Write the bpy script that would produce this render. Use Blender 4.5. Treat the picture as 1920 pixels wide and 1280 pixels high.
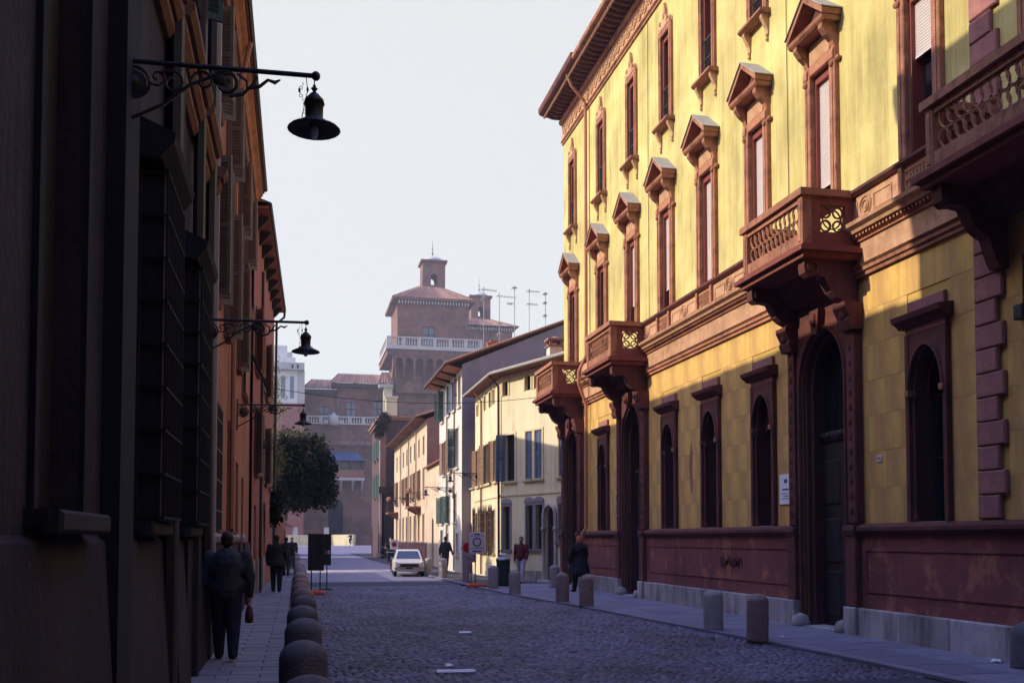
import bpy, bmesh, math, random
import numpy as np
from mathutils import Vector, Matrix
R = math.radians
random.seed(7)
for o in list(bpy.data.objects): bpy.data.objects.remove(o)
scene = bpy.context.scene
col = scene.collection

# ------------------------------------------------------------------ camera, sky, sun, exposure
cam_d = bpy.data.cameras.new('camera'); cam = bpy.data.objects.new('camera', cam_d); col.objects.link(cam)
cam.location = (0, 0, 1.70)
cam.rotation_euler = (R(90 + 2.5), 0, R(-12.2))
cam_d.sensor_width = 36; cam_d.lens = 35.0; cam_d.shift_y = 0.1503
cam_d.clip_start = 0.1; cam_d.clip_end = 3000
scene.camera = cam
SUN_EL = 30.0
SUN_DIR = Vector((-1.0, 0.12, 0)).normalized() * math.cos(R(SUN_EL)) + Vector((0, 0, math.sin(R(SUN_EL))))   # towards the sun
world = bpy.data.worlds.new('World'); scene.world = world; world.use_nodes = True
wn = world.node_tree; wn.nodes.clear()
sky = wn.nodes.new('ShaderNodeTexSky'); sky.sky_type = 'NISHITA'; sky.sun_disc = False
sky.sun_elevation = R(SUN_EL); sky.sun_rotation = math.atan2(SUN_DIR.x, SUN_DIR.y)
sky.altitude = 0; sky.air_density = 1.0; sky.dust_density = 1.0; sky.ozone_density = 1.5
bg = wn.nodes.new('ShaderNodeBackground'); bg.inputs[1].default_value = 0.15
wo = wn.nodes.new('ShaderNodeOutputWorld')
# thin bright veil of a hazy morning: strongest at the horizon, fading towards the blue overhead
wtc = wn.nodes.new('ShaderNodeTexCoord'); wsp = wn.nodes.new('ShaderNodeSeparateXYZ'); wn.links.new(wtc.outputs['Generated'], wsp.inputs[0])
wmr = wn.nodes.new('ShaderNodeMapRange'); wmr.interpolation_type = 'SMOOTHSTEP'; wn.links.new(wsp.outputs['Z'], wmr.inputs['Value'])
wmr.inputs['From Min'].default_value = 0.47; wmr.inputs['From Max'].default_value = 0.85; wmr.inputs['To Min'].default_value = 0.95; wmr.inputs['To Max'].default_value = 0.0
wmx = wn.nodes.new('ShaderNodeMix'); wmx.data_type = 'RGBA'; wn.links.new(wmr.outputs[0], wmx.inputs['Factor'])
whs = wn.nodes.new('ShaderNodeHueSaturation'); whs.inputs['Hue'].default_value = 0.526; whs.inputs['Saturation'].default_value = 1.25; whs.inputs['Value'].default_value = 2.5; wn.links.new(sky.outputs[0], whs.inputs['Color'])
wn.links.new(whs.outputs[0], wmx.inputs['A']); wmx.inputs['B'].default_value = (2.44, 2.43, 2.20, 1)
wn.links.new(wmx.outputs['Result'], bg.inputs[0]); wn.links.new(bg.outputs[0], wo.inputs[0])
sun_d = bpy.data.lights.new('sun', 'SUN'); sun = bpy.data.objects.new('sun', sun_d); col.objects.link(sun)
sun_d.energy = 2.3; sun_d.angle = R(0.5); sun_d.color = (1.0, 0.90, 0.74)
sun.rotation_euler = SUN_DIR.to_track_quat('Z', 'Y').to_euler()
scene.view_settings.view_transform = 'Standard'; scene.view_settings.look = 'None'
scene.view_settings.exposure = 1.2; scene.view_settings.gamma = 1.0
scene.view_settings.use_curve_mapping = False

# ------------------------------------------------------------------ materials
MATS = {}
def lin(c): return tuple(((v / 255 + 0.055) / 1.055) ** 2.4 if v > 10 else v / 255 / 12.92 for v in c) + (1,)
def pm(name, c1, c2=None, scale=3.0, rough=0.85, bump=0.2, bscale=30.0, metal=0.0, c3=None, s3=0.8, lo=0.55, hi=0.7, vary=0.0, streak=False, spec=0.3, island=0.0, coat=0, rain=0.0):
    m = bpy.data.materials.new(name); m.use_nodes = True; nt = m.node_tree; N = nt.nodes; L = nt.links
    b = N['Principled BSDF']; b.inputs['Roughness'].default_value = rough; b.inputs['Metallic'].default_value = metal
    b.inputs['Specular IOR Level'].default_value = spec
    if coat: b.inputs['Coat Weight'].default_value = coat
    c1 = tuple(c1) + (1,); c2 = tuple(c2) + (1,) if c2 else c1
    tc = N.new('ShaderNodeTexCoord'); co = tc.outputs['Object']
    n1 = N.new('ShaderNodeTexNoise'); n1.inputs['Scale'].default_value = scale; n1.inputs['Detail'].default_value = 6; n1.inputs['Roughness'].default_value = 0.65
    L.new(co, n1.inputs['Vector'])
    r1 = N.new('ShaderNodeValToRGB'); r1.color_ramp.elements[0].position = 0.3; r1.color_ramp.elements[1].position = 0.7
    r1.color_ramp.elements[0].color = c1; r1.color_ramp.elements[1].color = c2
    L.new(n1.outputs['Fac'], r1.inputs['Fac']); out = r1.outputs['Color']
    if c3:
        mp = N.new('ShaderNodeMapping'); mp.inputs['Scale'].default_value = (1, 1, 0.22) if streak else (1, 1, 1)
        mp.inputs['Location'].default_value = (3.1, 1.7, 5.3)
        L.new(co, mp.inputs['Vector'])
        n2 = N.new('ShaderNodeTexNoise'); n2.inputs['Scale'].default_value = s3; n2.inputs['Detail'].default_value = 8; n2.inputs['Roughness'].default_value = 0.7
        L.new(mp.outputs[0], n2.inputs['Vector'])
        r2 = N.new('ShaderNodeValToRGB'); r2.color_ramp.elements[0].position = lo; r2.color_ramp.elements[1].position = hi
        r2.color_ramp.elements[0].color = (0, 0, 0, 1); r2.color_ramp.elements[1].color = (1, 1, 1, 1)
        L.new(n2.outputs['Fac'], r2.inputs['Fac'])
        mx = N.new('ShaderNodeMix'); mx.data_type = 'RGBA'
        L.new(r2.outputs['Color'], mx.inputs['Factor']); L.new(out, mx.inputs['A']); mx.inputs['B'].default_value = tuple(c3) + (1,)
        out = mx.outputs['Result']
    if rain:
        mp2 = N.new('ShaderNodeMapping'); mp2.inputs['Scale'].default_value = (1, 1, 0.05); L.new(co, mp2.inputs['Vector'])
        n4 = N.new('ShaderNodeTexNoise'); n4.inputs['Scale'].default_value = 5.5; n4.inputs['Detail'].default_value = 7; n4.inputs['Roughness'].default_value = 0.75; L.new(mp2.outputs[0], n4.inputs['Vector'])
        n5 = N.new('ShaderNodeTexNoise'); n5.inputs['Scale'].default_value = 0.55; n5.inputs['Detail'].default_value = 3; L.new(co, n5.inputs['Vector'])
        mu = N.new('ShaderNodeMath'); mu.operation = 'MULTIPLY'; L.new(n4.outputs['Fac'], mu.inputs[0]); L.new(n5.outputs['Fac'], mu.inputs[1])
        mr2 = N.new('ShaderNodeMapRange'); mr2.inputs['From Min'].default_value = 0.20; mr2.inputs['From Max'].default_value = 0.38; mr2.inputs['To Min'].default_value = 1.04; mr2.inputs['To Max'].default_value = 1 - rain
        L.new(mu.outputs[0], mr2.inputs['Value'])
        ms = N.new('ShaderNodeMix'); ms.data_type = 'RGBA'; ms.blend_type = 'MULTIPLY'; ms.inputs['Factor'].default_value = 1
        L.new(out, ms.inputs['A']); L.new(mr2.outputs[0], ms.inputs['B']); out = ms.outputs['Result']
    if vary or island:
        if island:
            oi = N.new('ShaderNodeNewGeometry'); src = oi.outputs['Random Per Island']; amt = island
        else:
            oi = N.new('ShaderNodeObjectInfo'); src = oi.outputs['Random']; amt = vary
        mr = N.new('ShaderNodeMapRange'); mr.inputs['To Min'].default_value = 1 - amt; mr.inputs['To Max'].default_value = 1 + amt
        L.new(src, mr.inputs['Value'])
        mv = N.new('ShaderNodeMix'); mv.data_type = 'RGBA'; mv.blend_type = 'MULTIPLY'; mv.inputs['Factor'].default_value = 1
        L.new(out, mv.inputs['A']); L.new(mr.outputs[0], mv.inputs['B']); out = mv.outputs['Result']
    L.new(out, b.inputs['Base Color'])
    if bump:
        n3 = N.new('ShaderNodeTexNoise'); n3.inputs['Scale'].default_value = bscale; n3.inputs['Detail'].default_value = 5
        L.new(co, n3.inputs['Vector'])
        bp = N.new('ShaderNodeBump'); bp.inputs['Strength'].default_value = bump; bp.inputs['Distance'].default_value = 0.02
        L.new(n3.outputs['Fac'], bp.inputs['Height']); L.new(bp.outputs[0], b.inputs['Normal'])
    MATS[name] = m; return m
pm('plaster_yellow', (0.52, 0.42, 0.135), (0.67, 0.56, 0.225), 1.3, 0.9, 0.4, 26, c3=(0.45, 0.355, 0.125), s3=1.7, lo=0.48, hi=0.70, streak=True, rain=0.34)
pm('ashlar_yellow', (0.60, 0.352, 0.090), (0.73, 0.465, 0.138), 1.6, 0.9, 0.35, 30, c3=(0.45, 0.25, 0.09), s3=1.5, lo=0.5, hi=0.70, vary=0.02, streak=True, rain=0.3)
pm('joint_mortar', (0.48, 0.295, 0.07), (0.56, 0.36, 0.095), 6, 0.95, 0.3, 40)
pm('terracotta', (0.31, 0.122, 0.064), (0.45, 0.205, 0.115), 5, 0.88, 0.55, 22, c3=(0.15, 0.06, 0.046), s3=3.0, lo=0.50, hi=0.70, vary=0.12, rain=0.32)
pm('terracotta_shaded', (0.18, 0.05, 0.034), (0.25, 0.074, 0.048), 5, 0.88, 0.45, 25, c3=(0.11, 0.042, 0.035), s3=2.5, rain=0.25)  # terracotta made darker and redder to imitate shade on balcony sides and slab
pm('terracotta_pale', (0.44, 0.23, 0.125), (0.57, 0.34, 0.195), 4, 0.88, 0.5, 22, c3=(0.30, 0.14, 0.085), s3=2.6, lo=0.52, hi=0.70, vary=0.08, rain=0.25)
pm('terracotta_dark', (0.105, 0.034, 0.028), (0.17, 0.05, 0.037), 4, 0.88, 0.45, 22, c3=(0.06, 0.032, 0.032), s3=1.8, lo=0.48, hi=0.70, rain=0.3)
pm('plinth_red', (0.185, 0.06, 0.058), (0.25, 0.078, 0.066), 2.2, 0.9, 0.3, 25, c3=(0.40, 0.15, 0.09), s3=1.5, lo=0.53, hi=0.63, rain=0.35)
pm('quoin_stone', (0.27, 0.115, 0.10), (0.37, 0.16, 0.13), 5, 0.9, 0.5, 18, c3=(0.20, 0.10, 0.10), s3=3, vary=0.12, rain=0.25)
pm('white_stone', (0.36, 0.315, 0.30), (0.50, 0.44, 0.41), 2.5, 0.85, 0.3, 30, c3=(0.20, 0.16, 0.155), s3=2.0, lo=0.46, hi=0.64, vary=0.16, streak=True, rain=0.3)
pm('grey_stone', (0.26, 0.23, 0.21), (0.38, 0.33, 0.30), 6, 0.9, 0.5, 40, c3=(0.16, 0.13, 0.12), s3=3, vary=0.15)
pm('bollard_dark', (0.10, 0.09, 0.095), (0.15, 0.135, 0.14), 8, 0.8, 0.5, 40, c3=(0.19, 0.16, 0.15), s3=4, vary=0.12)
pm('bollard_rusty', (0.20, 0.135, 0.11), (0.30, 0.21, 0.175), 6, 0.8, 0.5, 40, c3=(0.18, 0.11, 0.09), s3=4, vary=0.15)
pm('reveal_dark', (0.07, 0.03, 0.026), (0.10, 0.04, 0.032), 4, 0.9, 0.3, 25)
pm('brick_shaded', (0.075, 0.045, 0.05), (0.11, 0.062, 0.062), 1.5, 0.95, 0.4, 20)  # brick colour lowered to stand in for shade on the street-end house
pm('square_stone', (0.36, 0.33, 0.33), (0.46, 0.42, 0.42), 1, 0.9, 0.3, 8)
pm('lead', (0.30, 0.28, 0.25), (0.40, 0.37, 0.33), 5, 0.7, 0.2, 20)
pm('glass_dark', (0.012, 0.013, 0.018), None, 3, 0.12, 0, spec=0.5)
pm('glass_blue', (0.10, 0.14, 0.22), (0.16, 0.21, 0.30), 2, 0.15, 0, spec=0.6)
pm('dark_void', (0.012, 0.011, 0.013), None, 3, 0.9, 0)
pm('wood_dark', (0.022, 0.017, 0.018), (0.04, 0.03, 0.03), 8, 0.6, 0.3, 40)
pm('wood_red', (0.20, 0.045, 0.03), (0.26, 0.06, 0.04), 8, 0.6, 0.2, 40)
pm('blind_lilac', (0.60, 0.52, 0.50), (0.66, 0.58, 0.56), 8, 0.6, 0.05, 40)
pm('iron', (0.014, 0.012, 0.012), (0.03, 0.022, 0.02), 20, 0.55, 0.2, 60, spec=0.4)
pm('iron_rust', (0.06, 0.028, 0.02), (0.10, 0.045, 0.03), 15, 0.7, 0.3, 60)
pm('copper_pipe', (0.34, 0.13, 0.07), (0.42, 0.18, 0.10), 5, 0.6, 0.1, 40)
pm('tile_roof', (0.30, 0.135, 0.085), (0.42, 0.22, 0.14), 4, 0.9, 0.5, 14, c3=(0.22, 0.15, 0.11), s3=3, island=0.2)
pm('house_cream', (0.62, 0.52, 0.32), (0.72, 0.61, 0.40), 0.8, 0.9, 0.2, 30, c3=(0.55, 0.44, 0.27), s3=1.1, lo=0.5, hi=0.72, streak=True, rain=0.22)
pm('house_ochre', (0.58, 0.47, 0.28), (0.66, 0.55, 0.34), 0.8, 0.9, 0.2, 30, c3=(0.50, 0.38, 0.23), s3=0.9, streak=True)
pm('house_white', (0.62, 0.55, 0.47), (0.72, 0.64, 0.55), 1, 0.9, 0.2, 30, c3=(0.52, 0.43, 0.36), s3=1.2, streak=True, rain=0.25)
pm('house_beige', (0.58, 0.43, 0.29), (0.67, 0.51, 0.36), 1, 0.9, 0.2, 30, c3=(0.48, 0.34, 0.25), s3=1.2, streak=True, rain=0.25)
pm('gable_grey', (0.21, 0.18, 0.20), (0.27, 0.23, 0.25), 0.9, 0.95, 0.3, 30, c3=(0.32, 0.28, 0.28), s3=0.7, streak=True)
pm('brick_brown', (0.26, 0.13, 0.10), (0.34, 0.18, 0.13), 1.5, 0.95, 0.3, 20, c3=(0.2, 0.11, 0.10), s3=0.7)
pm('soffit_brown', (0.20, 0.085, 0.045), (0.27, 0.12, 0.06), 2, 0.9, 0.2, 20)
pm('soffit_orange', (0.50, 0.20, 0.09), (0.58, 0.26, 0.12), 2, 0.9, 0.2, 20)
pm('shutter_green', (0.030, 0.060, 0.055), (0.045, 0.08, 0.075), 4, 0.6, 0.1, 30)
pm('shutter_blue', (0.075, 0.10, 0.17), (0.11, 0.14, 0.22), 4, 0.6, 0.1, 30)
pm('shutter_brown', (0.20, 0.11, 0.06), (0.28, 0.16, 0.09), 4, 0.7, 0.1, 30)
pm('shutter_olive', (0.17, 0.14, 0.10), (0.25, 0.205, 0.15), 6, 0.65, 0.15, 40)
pm('castle_brick', (0.15, 0.078, 0.066), (0.27, 0.145, 0.115), 0.9, 0.95, 0.6, 3, c3=(0.11, 0.066, 0.064), s3=0.35, lo=0.46, hi=0.64, rain=0.2)
pm('castle_stone', (0.44, 0.41, 0.40), (0.54, 0.50, 0.48), 1, 0.9, 0.1, 10)
pm('castle_roof', (0.17, 0.085, 0.065), (0.36, 0.20, 0.15), 2.2, 0.9, 0.6, 4, c3=(0.13, 0.085, 0.075), s3=0.5, island=0.3)
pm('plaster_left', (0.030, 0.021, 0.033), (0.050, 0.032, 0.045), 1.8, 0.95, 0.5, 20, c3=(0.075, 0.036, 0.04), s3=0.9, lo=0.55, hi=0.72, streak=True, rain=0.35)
pm('plaster_orange', (0.36, 0.145, 0.075), (0.46, 0.20, 0.10), 1.6, 0.95, 0.4, 22, c3=(0.20, 0.085, 0.06), s3=1.4, lo=0.48, hi=0.68, streak=True)
pm('plaster_red', (0.30, 0.095, 0.065), (0.38, 0.135, 0.085), 1.6, 0.95, 0.4, 22, c3=(0.36, 0.24, 0.20), s3=1.5, lo=0.56, hi=0.68)
pm('brown_moulding', (0.16, 0.07, 0.05), (0.24, 0.11, 0.07), 6, 0.9, 0.3, 30)
pm('street_dirt', (0.06, 0.052, 0.066), (0.09, 0.078, 0.095), 5, 0.9, 0.6, 25)
pm('cobble_stone', (0.105, 0.097, 0.13), (0.17, 0.155, 0.195), 14, 0.6, 0.3, 60, c3=(0.085, 0.066, 0.075), s3=0.45, lo=0.44, hi=0.62, island=0.45, spec=0.4)
pm('cobble_single', (0.105, 0.097, 0.13), (0.17, 0.155, 0.195), 14, 0.6, 0.3, 60, vary=0.45, spec=0.4)
pm('far_cobble', (0.14, 0.125, 0.17), (0.21, 0.185, 0.235), 9, 0.65, 0.7, 11, c3=(0.24, 0.21, 0.26), s3=0.5, spec=0.4)
pm('pavement_slab', (0.175, 0.16, 0.195), (0.245, 0.22, 0.255), 4, 0.7, 0.3, 40, c3=(0.13, 0.115, 0.14), s3=1.2, vary=0.16, spec=0.4)
pm('pavement_base', (0.07, 0.06, 0.065), None, 4, 0.9, 0.2, 40)
pm('ground', (0.12, 0.10, 0.095), (0.16, 0.14, 0.13), 0.5, 0.9, 0.3, 5)
pm('road_paint', (0.5, 0.48, 0.46), (0.6, 0.58, 0.55), 12, 0.7, 0.2, 50)
pm('paper', (0.75, 0.74, 0.74), (0.8, 0.79, 0.79), 12, 0.7, 0.1, 50)
pm('modern_white', (0.62, 0.61, 0.60), (0.68, 0.67, 0.66), 1, 0.8, 0.1, 10)
pm('modern_grey', (0.42, 0.41, 0.40), (0.5, 0.48, 0.47), 1, 0.8, 0.1, 10)
pm('awning_blue', (0.06, 0.10, 0.20), (0.09, 0.14, 0.26), 2, 0.6, 0.1, 10)
pm('awning_green', (0.02, 0.032, 0.03), (0.03, 0.045, 0.04), 6, 0.8, 0.1, 30)
pm('bark', (0.05, 0.035, 0.025), (0.08, 0.055, 0.04), 8, 0.95, 0.8, 20)
pm('leaf_dark', (0.008, 0.013, 0.008), (0.018, 0.026, 0.012), 3, 0.85, 0, island=0.5, spec=0.08)
pm('leaf_pale', (0.20, 0.21, 0.06), (0.30, 0.29, 0.09), 3, 0.7, 0, island=0.3)
pm('leaf_olive', (0.10, 0.10, 0.04), (0.16, 0.14, 0.06), 3, 0.7, 0, island=0.35)
pm('skin', (0.45, 0.25, 0.17), None, 4, 0.6, 0)
pm('hair_dark', (0.02, 0.014, 0.012), (0.035, 0.022, 0.018), 30, 0.6, 0.5, 80)
pm('hair_red', (0.42, 0.13, 0.05), (0.5, 0.18, 0.07), 30, 0.6, 0.5, 80)
pm('cloth_black', (0.012, 0.012, 0.014), (0.02, 0.02, 0.023), 10, 0.9, 0.3, 60)
pm('cloth_slate', (0.03, 0.032, 0.042), (0.045, 0.047, 0.06), 8, 0.85, 0.4, 30)
pm('cloth_navy', (0.014, 0.017, 0.03), (0.022, 0.026, 0.045), 8, 0.9, 0.4, 50)
pm('cloth_maroon', (0.10, 0.022, 0.02), (0.14, 0.03, 0.026), 8, 0.85, 0.4, 40)
pm('cloth_grey', (0.36, 0.34, 0.36), (0.44, 0.42, 0.44), 8, 0.9, 0.4, 40)
pm('shoe', (0.012, 0.010, 0.010), None, 8, 0.5, 0)
pm('car_paint', (0.62, 0.56, 0.47), (0.66, 0.6, 0.51), 2, 0.35, 0, spec=0.5, coat=0.4)
pm('car_glass', (0.05, 0.06, 0.08), None, 2, 0.08, 0, spec=0.7)
pm('rubber', (0.015, 0.015, 0.016), None, 20, 0.85, 0.2, 50)
pm('chrome', (0.55, 0.55, 0.55), None, 20, 0.25, 0, metal=1.0)
pm('lens_glass', (0.6, 0.6, 0.58), None, 20, 0.15, 0, spec=0.6)
pm('sign_white', (0.66, 0.62, 0.62), (0.7, 0.66, 0.66), 5, 0.5, 0, spec=0.4)
pm('sign_pink', (0.50, 0.36, 0.36), (0.55, 0.4, 0.4), 5, 0.5, 0, spec=0.4)
pm('sign_red', (0.50, 0.025, 0.03), None, 5, 0.5, 0)
pm('sign_ink', (0.05, 0.045, 0.13), None, 5, 0.5, 0)
pm('sign_back', (0.018, 0.02, 0.022), (0.03, 0.032, 0.034), 5, 0.7, 0.1)
pm('base_orange', (0.62, 0.10, 0.03), (0.68, 0.13, 0.04), 5, 0.6, 0.2)
pm('bin_green', (0.016, 0.03, 0.026), (0.025, 0.04, 0.034), 5, 0.5, 0.1)
pm('bag_white', (0.6, 0.58, 0.6), None, 6, 0.4, 0.6, 20)
pm('lamp_metal', (0.022, 0.015, 0.014), (0.035, 0.024, 0.022), 12, 0.5, 0.2, 50, spec=0.4)
pm('bulb_glass', (0.75, 0.75, 0.78), None, 2, 0.2, 0)
pm('antenna_metal', (0.35, 0.34, 0.34), None, 2, 0.4, 0, metal=0.6)
pm('brick_red', (0.36, 0.11, 0.06), (0.45, 0.16, 0.09), 6, 0.9, 0.3, 20)

# ------------------------------------------------------------------ mesh helpers
class MB:
    def __init__(s): s.v = []; s.f = []
    def add(s, vs, fs):
        k = len(s.v); s.v += [tuple(p) for p in vs]; s.f += [tuple(i + k for i in q) for q in fs]; return s
    def box(s, x0, x1, y0, y1, z0, z1):
        return s.add([(x0, y0, z0), (x1, y0, z0), (x1, y1, z0), (x0, y1, z0), (x0, y0, z1), (x1, y0, z1), (x1, y1, z1), (x0, y1, z1)],
                     [(0, 3, 2, 1), (4, 5, 6, 7), (0, 1, 5, 4), (1, 2, 6, 5), (2, 3, 7, 6), (3, 0, 4, 7)])
    def bbox(s, x0, x1, y0, y1, z0, z1, c):       # box with its front (+y) edges chamfered
        return s.add([(x0, y0, z0), (x1, y0, z0), (x1, y0, z1), (x0, y0, z1), (x0, y1 - c, z0), (x1, y1 - c, z0), (x1, y1 - c, z1), (x0, y1 - c, z1),
                      (x0 + c, y1, z0 + c), (x1 - c, y1, z0 + c), (x1 - c, y1, z1 - c), (x0 + c, y1, z1 - c)],
                     [(0, 4, 5, 1), (1, 5, 6, 2), (2, 6, 7, 3), (3, 7, 4, 0), (4, 8, 9, 5), (5, 9, 10, 6), (6, 10, 11, 7), (7, 11, 8, 4), (8, 11, 10, 9)])
    def mould(s, prof, x0, x1):                   # closed (y,z) profile run along x
        n = len(prof)
        vs = [(x0, p[0], p[1]) for p in prof] + [(x1, p[0], p[1]) for p in prof]
        fs = [(i, (i + 1) % n, n + (i + 1) % n, n + i) for i in range(n)] + [tuple(range(n))[::-1], tuple(range(n, 2 * n))]
        return s.add(vs, fs)
    def plate(s, poly, y0, y1):                   # closed (x,z) polygon given depth along y
        n = len(poly)
        vs = [(p[0], y0, p[1]) for p in poly] + [(p[0], y1, p[1]) for p in poly]
        fs = [(i, (i + 1) % n, n + (i + 1) % n, n + i) for i in range(n)] + [tuple(range(n))[::-1], tuple(range(n, 2 * n))]
        return s.add(vs, fs)
    def slab(s, poly, z0, z1):                    # closed (x,y) polygon given height
        n = len(poly)
        vs = [(p[0], p[1], z0) for p in poly] + [(p[0], p[1], z1) for p in poly]
        fs = [(i, (i + 1) % n, n + (i + 1) % n, n + i) for i in range(n)] + [tuple(range(n))[::-1], tuple(range(n, 2 * n))]
        return s.add(vs, fs)
    def tube(s, pts, r, n=6, caps=True):
        pts = [Vector(p) for p in pts]; k = len(pts); rs = r if isinstance(r, (list, tuple)) else [r] * k
        vs = []; ref = None
        for i, p in enumerate(pts):
            d = (pts[min(i + 1, k - 1)] - pts[max(i - 1, 0)])
            d = d.normalized() if d.length > 1e-9 else Vector((0, 0, 1))
            if ref is None:
                ref = d.orthogonal().normalized()
            else:
                ref = ref - d * ref.dot(d)
                ref = ref.normalized() if ref.length > 1e-6 else d.orthogonal().normalized()
            b = d.cross(ref)
            for j in range(n):
                a = 2 * math.pi * j / n
                vs.append(p + (ref * math.cos(a) + b * math.sin(a)) * rs[i])
        fs = [(i * n + j, i * n + (j + 1) % n, (i + 1) * n + (j + 1) % n, (i + 1) * n + j) for i in range(k - 1) for j in range(n)]
        if caps: fs += [tuple(range(n))[::-1], tuple(range((k - 1) * n, k * n))]
        return s.add(vs, fs)
    def ring(s, c, rad, r, axis='y', n=16, m=5):
        pts = []
        for i in range(n + 1):
            a = 2 * math.pi * i / n; u, w = rad * math.cos(a), rad * math.sin(a)
            pts.append((c[0] + u, c[1], c[2] + w) if axis == 'y' else (c[0], c[1] + u, c[2] + w) if axis == 'x' else (c[0] + u, c[1] + w, c[2]))
        return s.tube(pts, r, m, caps=False)
    def lathe(s, prof, c=(0, 0, 0), n=16):
        vs = []; fs = []; k = len(prof)
        for (r, z) in prof:
            for j in range(n):
                a = 2 * math.pi * j / n; vs.append((c[0] + r * math.cos(a), c[1] + r * math.sin(a), c[2] + z))
        for i in range(k - 1):
            for j in range(n): fs.append((i * n + j, i * n + (j + 1) % n, (i + 1) * n + (j + 1) % n, (i + 1) * n + j))
        if prof[0][0] > 1e-4: fs.append(tuple(range(n))[::-1])
        if prof[-1][0] > 1e-4: fs.append(tuple(range((k - 1) * n, k * n)))
        return s.add(vs, fs)
    def ball(s, c, rx, ry=None, rz=None, n=10, m=6):
        ry = ry or rx; rz = rz or rx; vs = []; fs = []
        for i in range(m + 1):
            t = math.pi * i / m
            for j in range(n):
                a = 2 * math.pi * j / n
                vs.append((c[0] + rx * math.sin(t) * math.cos(a), c[1] + ry * math.sin(t) * math.sin(a), c[2] - rz * math.cos(t)))
        for i in range(m):
            for j in range(n): fs.append((i * n + j, i * n + (j + 1) % n, (i + 1) * n + (j + 1) % n, (i + 1) * n + j))
        return s.add(vs, fs)
    def xf(s, M):
        s.v = [tuple(M @ Vector(p)) for p in s.v]; return s
    def mesh(s, name, mat, smooth=False, bev=0):
        me = bpy.data.meshes.new(name); me.from_pydata(s.v, [], s.f); me.validate(); me.update()
        if smooth or True:
            bm = bmesh.new(); bm.from_mesh(me)
            bmesh.ops.remove_doubles(bm, verts=bm.verts, dist=1e-5) if smooth else None
            bmesh.ops.recalc_face_normals(bm, faces=bm.faces)
            if bev: bmesh.ops.bevel(bm, geom=[e for e in bm.edges if len(e.link_faces) == 2 and e.calc_face_angle(0) > 0.6], offset=bev, segments=1, affect='EDGES')
            bm.to_mesh(me); bm.free()
        me.materials.append(MATS[mat])
        if smooth:
            for p in me.polygons: p.use_smooth = True
        return me
    def build(s, name, mat, parent=None, loc=(0, 0, 0), rot=0.0, smooth=False, bev=0):
        return link(name, s.mesh(name, mat, smooth, bev), parent, loc, rot)
def link(name, me, parent=None, loc=(0, 0, 0), rot=0.0):
    o = bpy.data.objects.new(name, me); col.objects.link(o); o.parent = parent; o.location = loc; o.rotation_euler = (0, 0, rot); return o
def tag(o, label=None, cat=None, group=None, kind=None):
    if label: o['label'] = label
    if cat: o['category'] = cat
    if group: o['group'] = group
    if kind: o['kind'] = kind
    return o
def thing(name, label, cat, loc=(0, 0, 0), rot=0.0, group=None):
    o = bpy.data.objects.new(name, None); col.objects.link(o); o.location = loc; o.rotation_euler = (0, 0, rot)
    o.empty_display_size = 0.3
    return tag(o, label, cat, group)
def dup(o, parent=None, loc=None, rot=None, label=None):
    c = o.copy(); col.objects.link(c)
    if parent is not None or o.parent is not None: c.parent = parent
    if loc is not None: c.location = loc
    if rot is not None: c.rotation_euler = (0, 0, rot)
    if label: c['label'] = label
    for ch in list(o.children): dup(ch, c)
    return c
def arch_pts(xc, hw, zs, rise, n=10, p=2.0):
    return [(xc + hw * math.cos(math.pi * i / n), zs + rise * (max(0, 1 - abs(math.cos(math.pi * i / n)) ** p)) ** (1 / 2.0)) for i in range(n + 1)]
def wall(mb, x0, x1, z0, z1, ops, depth=0.25, y=0.0, rev=None):
    """front of a wall at local y with real openings and their reveals; ops: (xa, xb, za, zb[, arch_rise])"""
    ops = [tuple(o) + (0,) * (5 - len(o)) for o in ops]
    xs = sorted(set([x0, x1] + [min(max(v, x0), x1) for o in ops for v in o[:2]])); zs = sorted(set([z0, z1] + [min(max(v, z0), z1) for o in ops for v in o[2:4]]))
    for i in range(len(xs) - 1):
        run = None
        for j in range(len(zs) - 1):
            cx, cz = (xs[i] + xs[i + 1]) / 2, (zs[j] + zs[j + 1]) / 2
            hole = any(o[0] < cx < o[1] and o[2] < cz < o[3] for o in ops)
            if not hole:
                if run is None: run = zs[j]
            if (hole or j == len(zs) - 2) and run is not None:
                top = zs[j] if hole else zs[j + 1]
                mb.add([(xs[i], y, run), (xs[i + 1], y, run), (xs[i + 1], y, top), (xs[i], y, top)], [(0, 1, 2, 3)]); run = None
    for (a, b, za, zb, rise) in ops:
        c, d = y, y - depth
        zsp = zb - rise
        per = [(a, za), (b, za), (b, zsp)]
        if rise:
            ar = arch_pts((a + b) / 2, (b - a) / 2, zsp, rise)
            per += ar[1:]
            h = len(ar) // 2
            mb.add([(p[0], c, p[1]) for p in ar[:h + 1]] + [(b, c, zb)], [tuple(range(h + 2))])
            mb.add([(p[0], c, p[1]) for p in ar[h:]] + [(a, c, zb)], [tuple(range(len(ar) - h + 1))])
        else: per += [(a, zb)]
        n = len(per)
        if za <= z0 + 1e-6: rng = range(1, n)
        else: rng = range(n)
        for i in rng:
            p, q = per[i], per[(i + 1) % n]
            (mb if rev is None else rev).add([(p[0], c, p[1]), (q[0], c, q[1]), (q[0], d, q[1]), (p[0], d, p[1])], [(0, 1, 2, 3)])
    return mb
def spiral(c, r0, r1, a0, a1, n=14, plane='xz'):
    out = []
    for i in range(n + 1):
        t = i / n; r = r0 + (r1 - r0) * t; a = a0 + (a1 - a0) * t
        out.append((c[0] + r * math.cos(a), c[1], c[2] + r * math.sin(a)))
    return out
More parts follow.
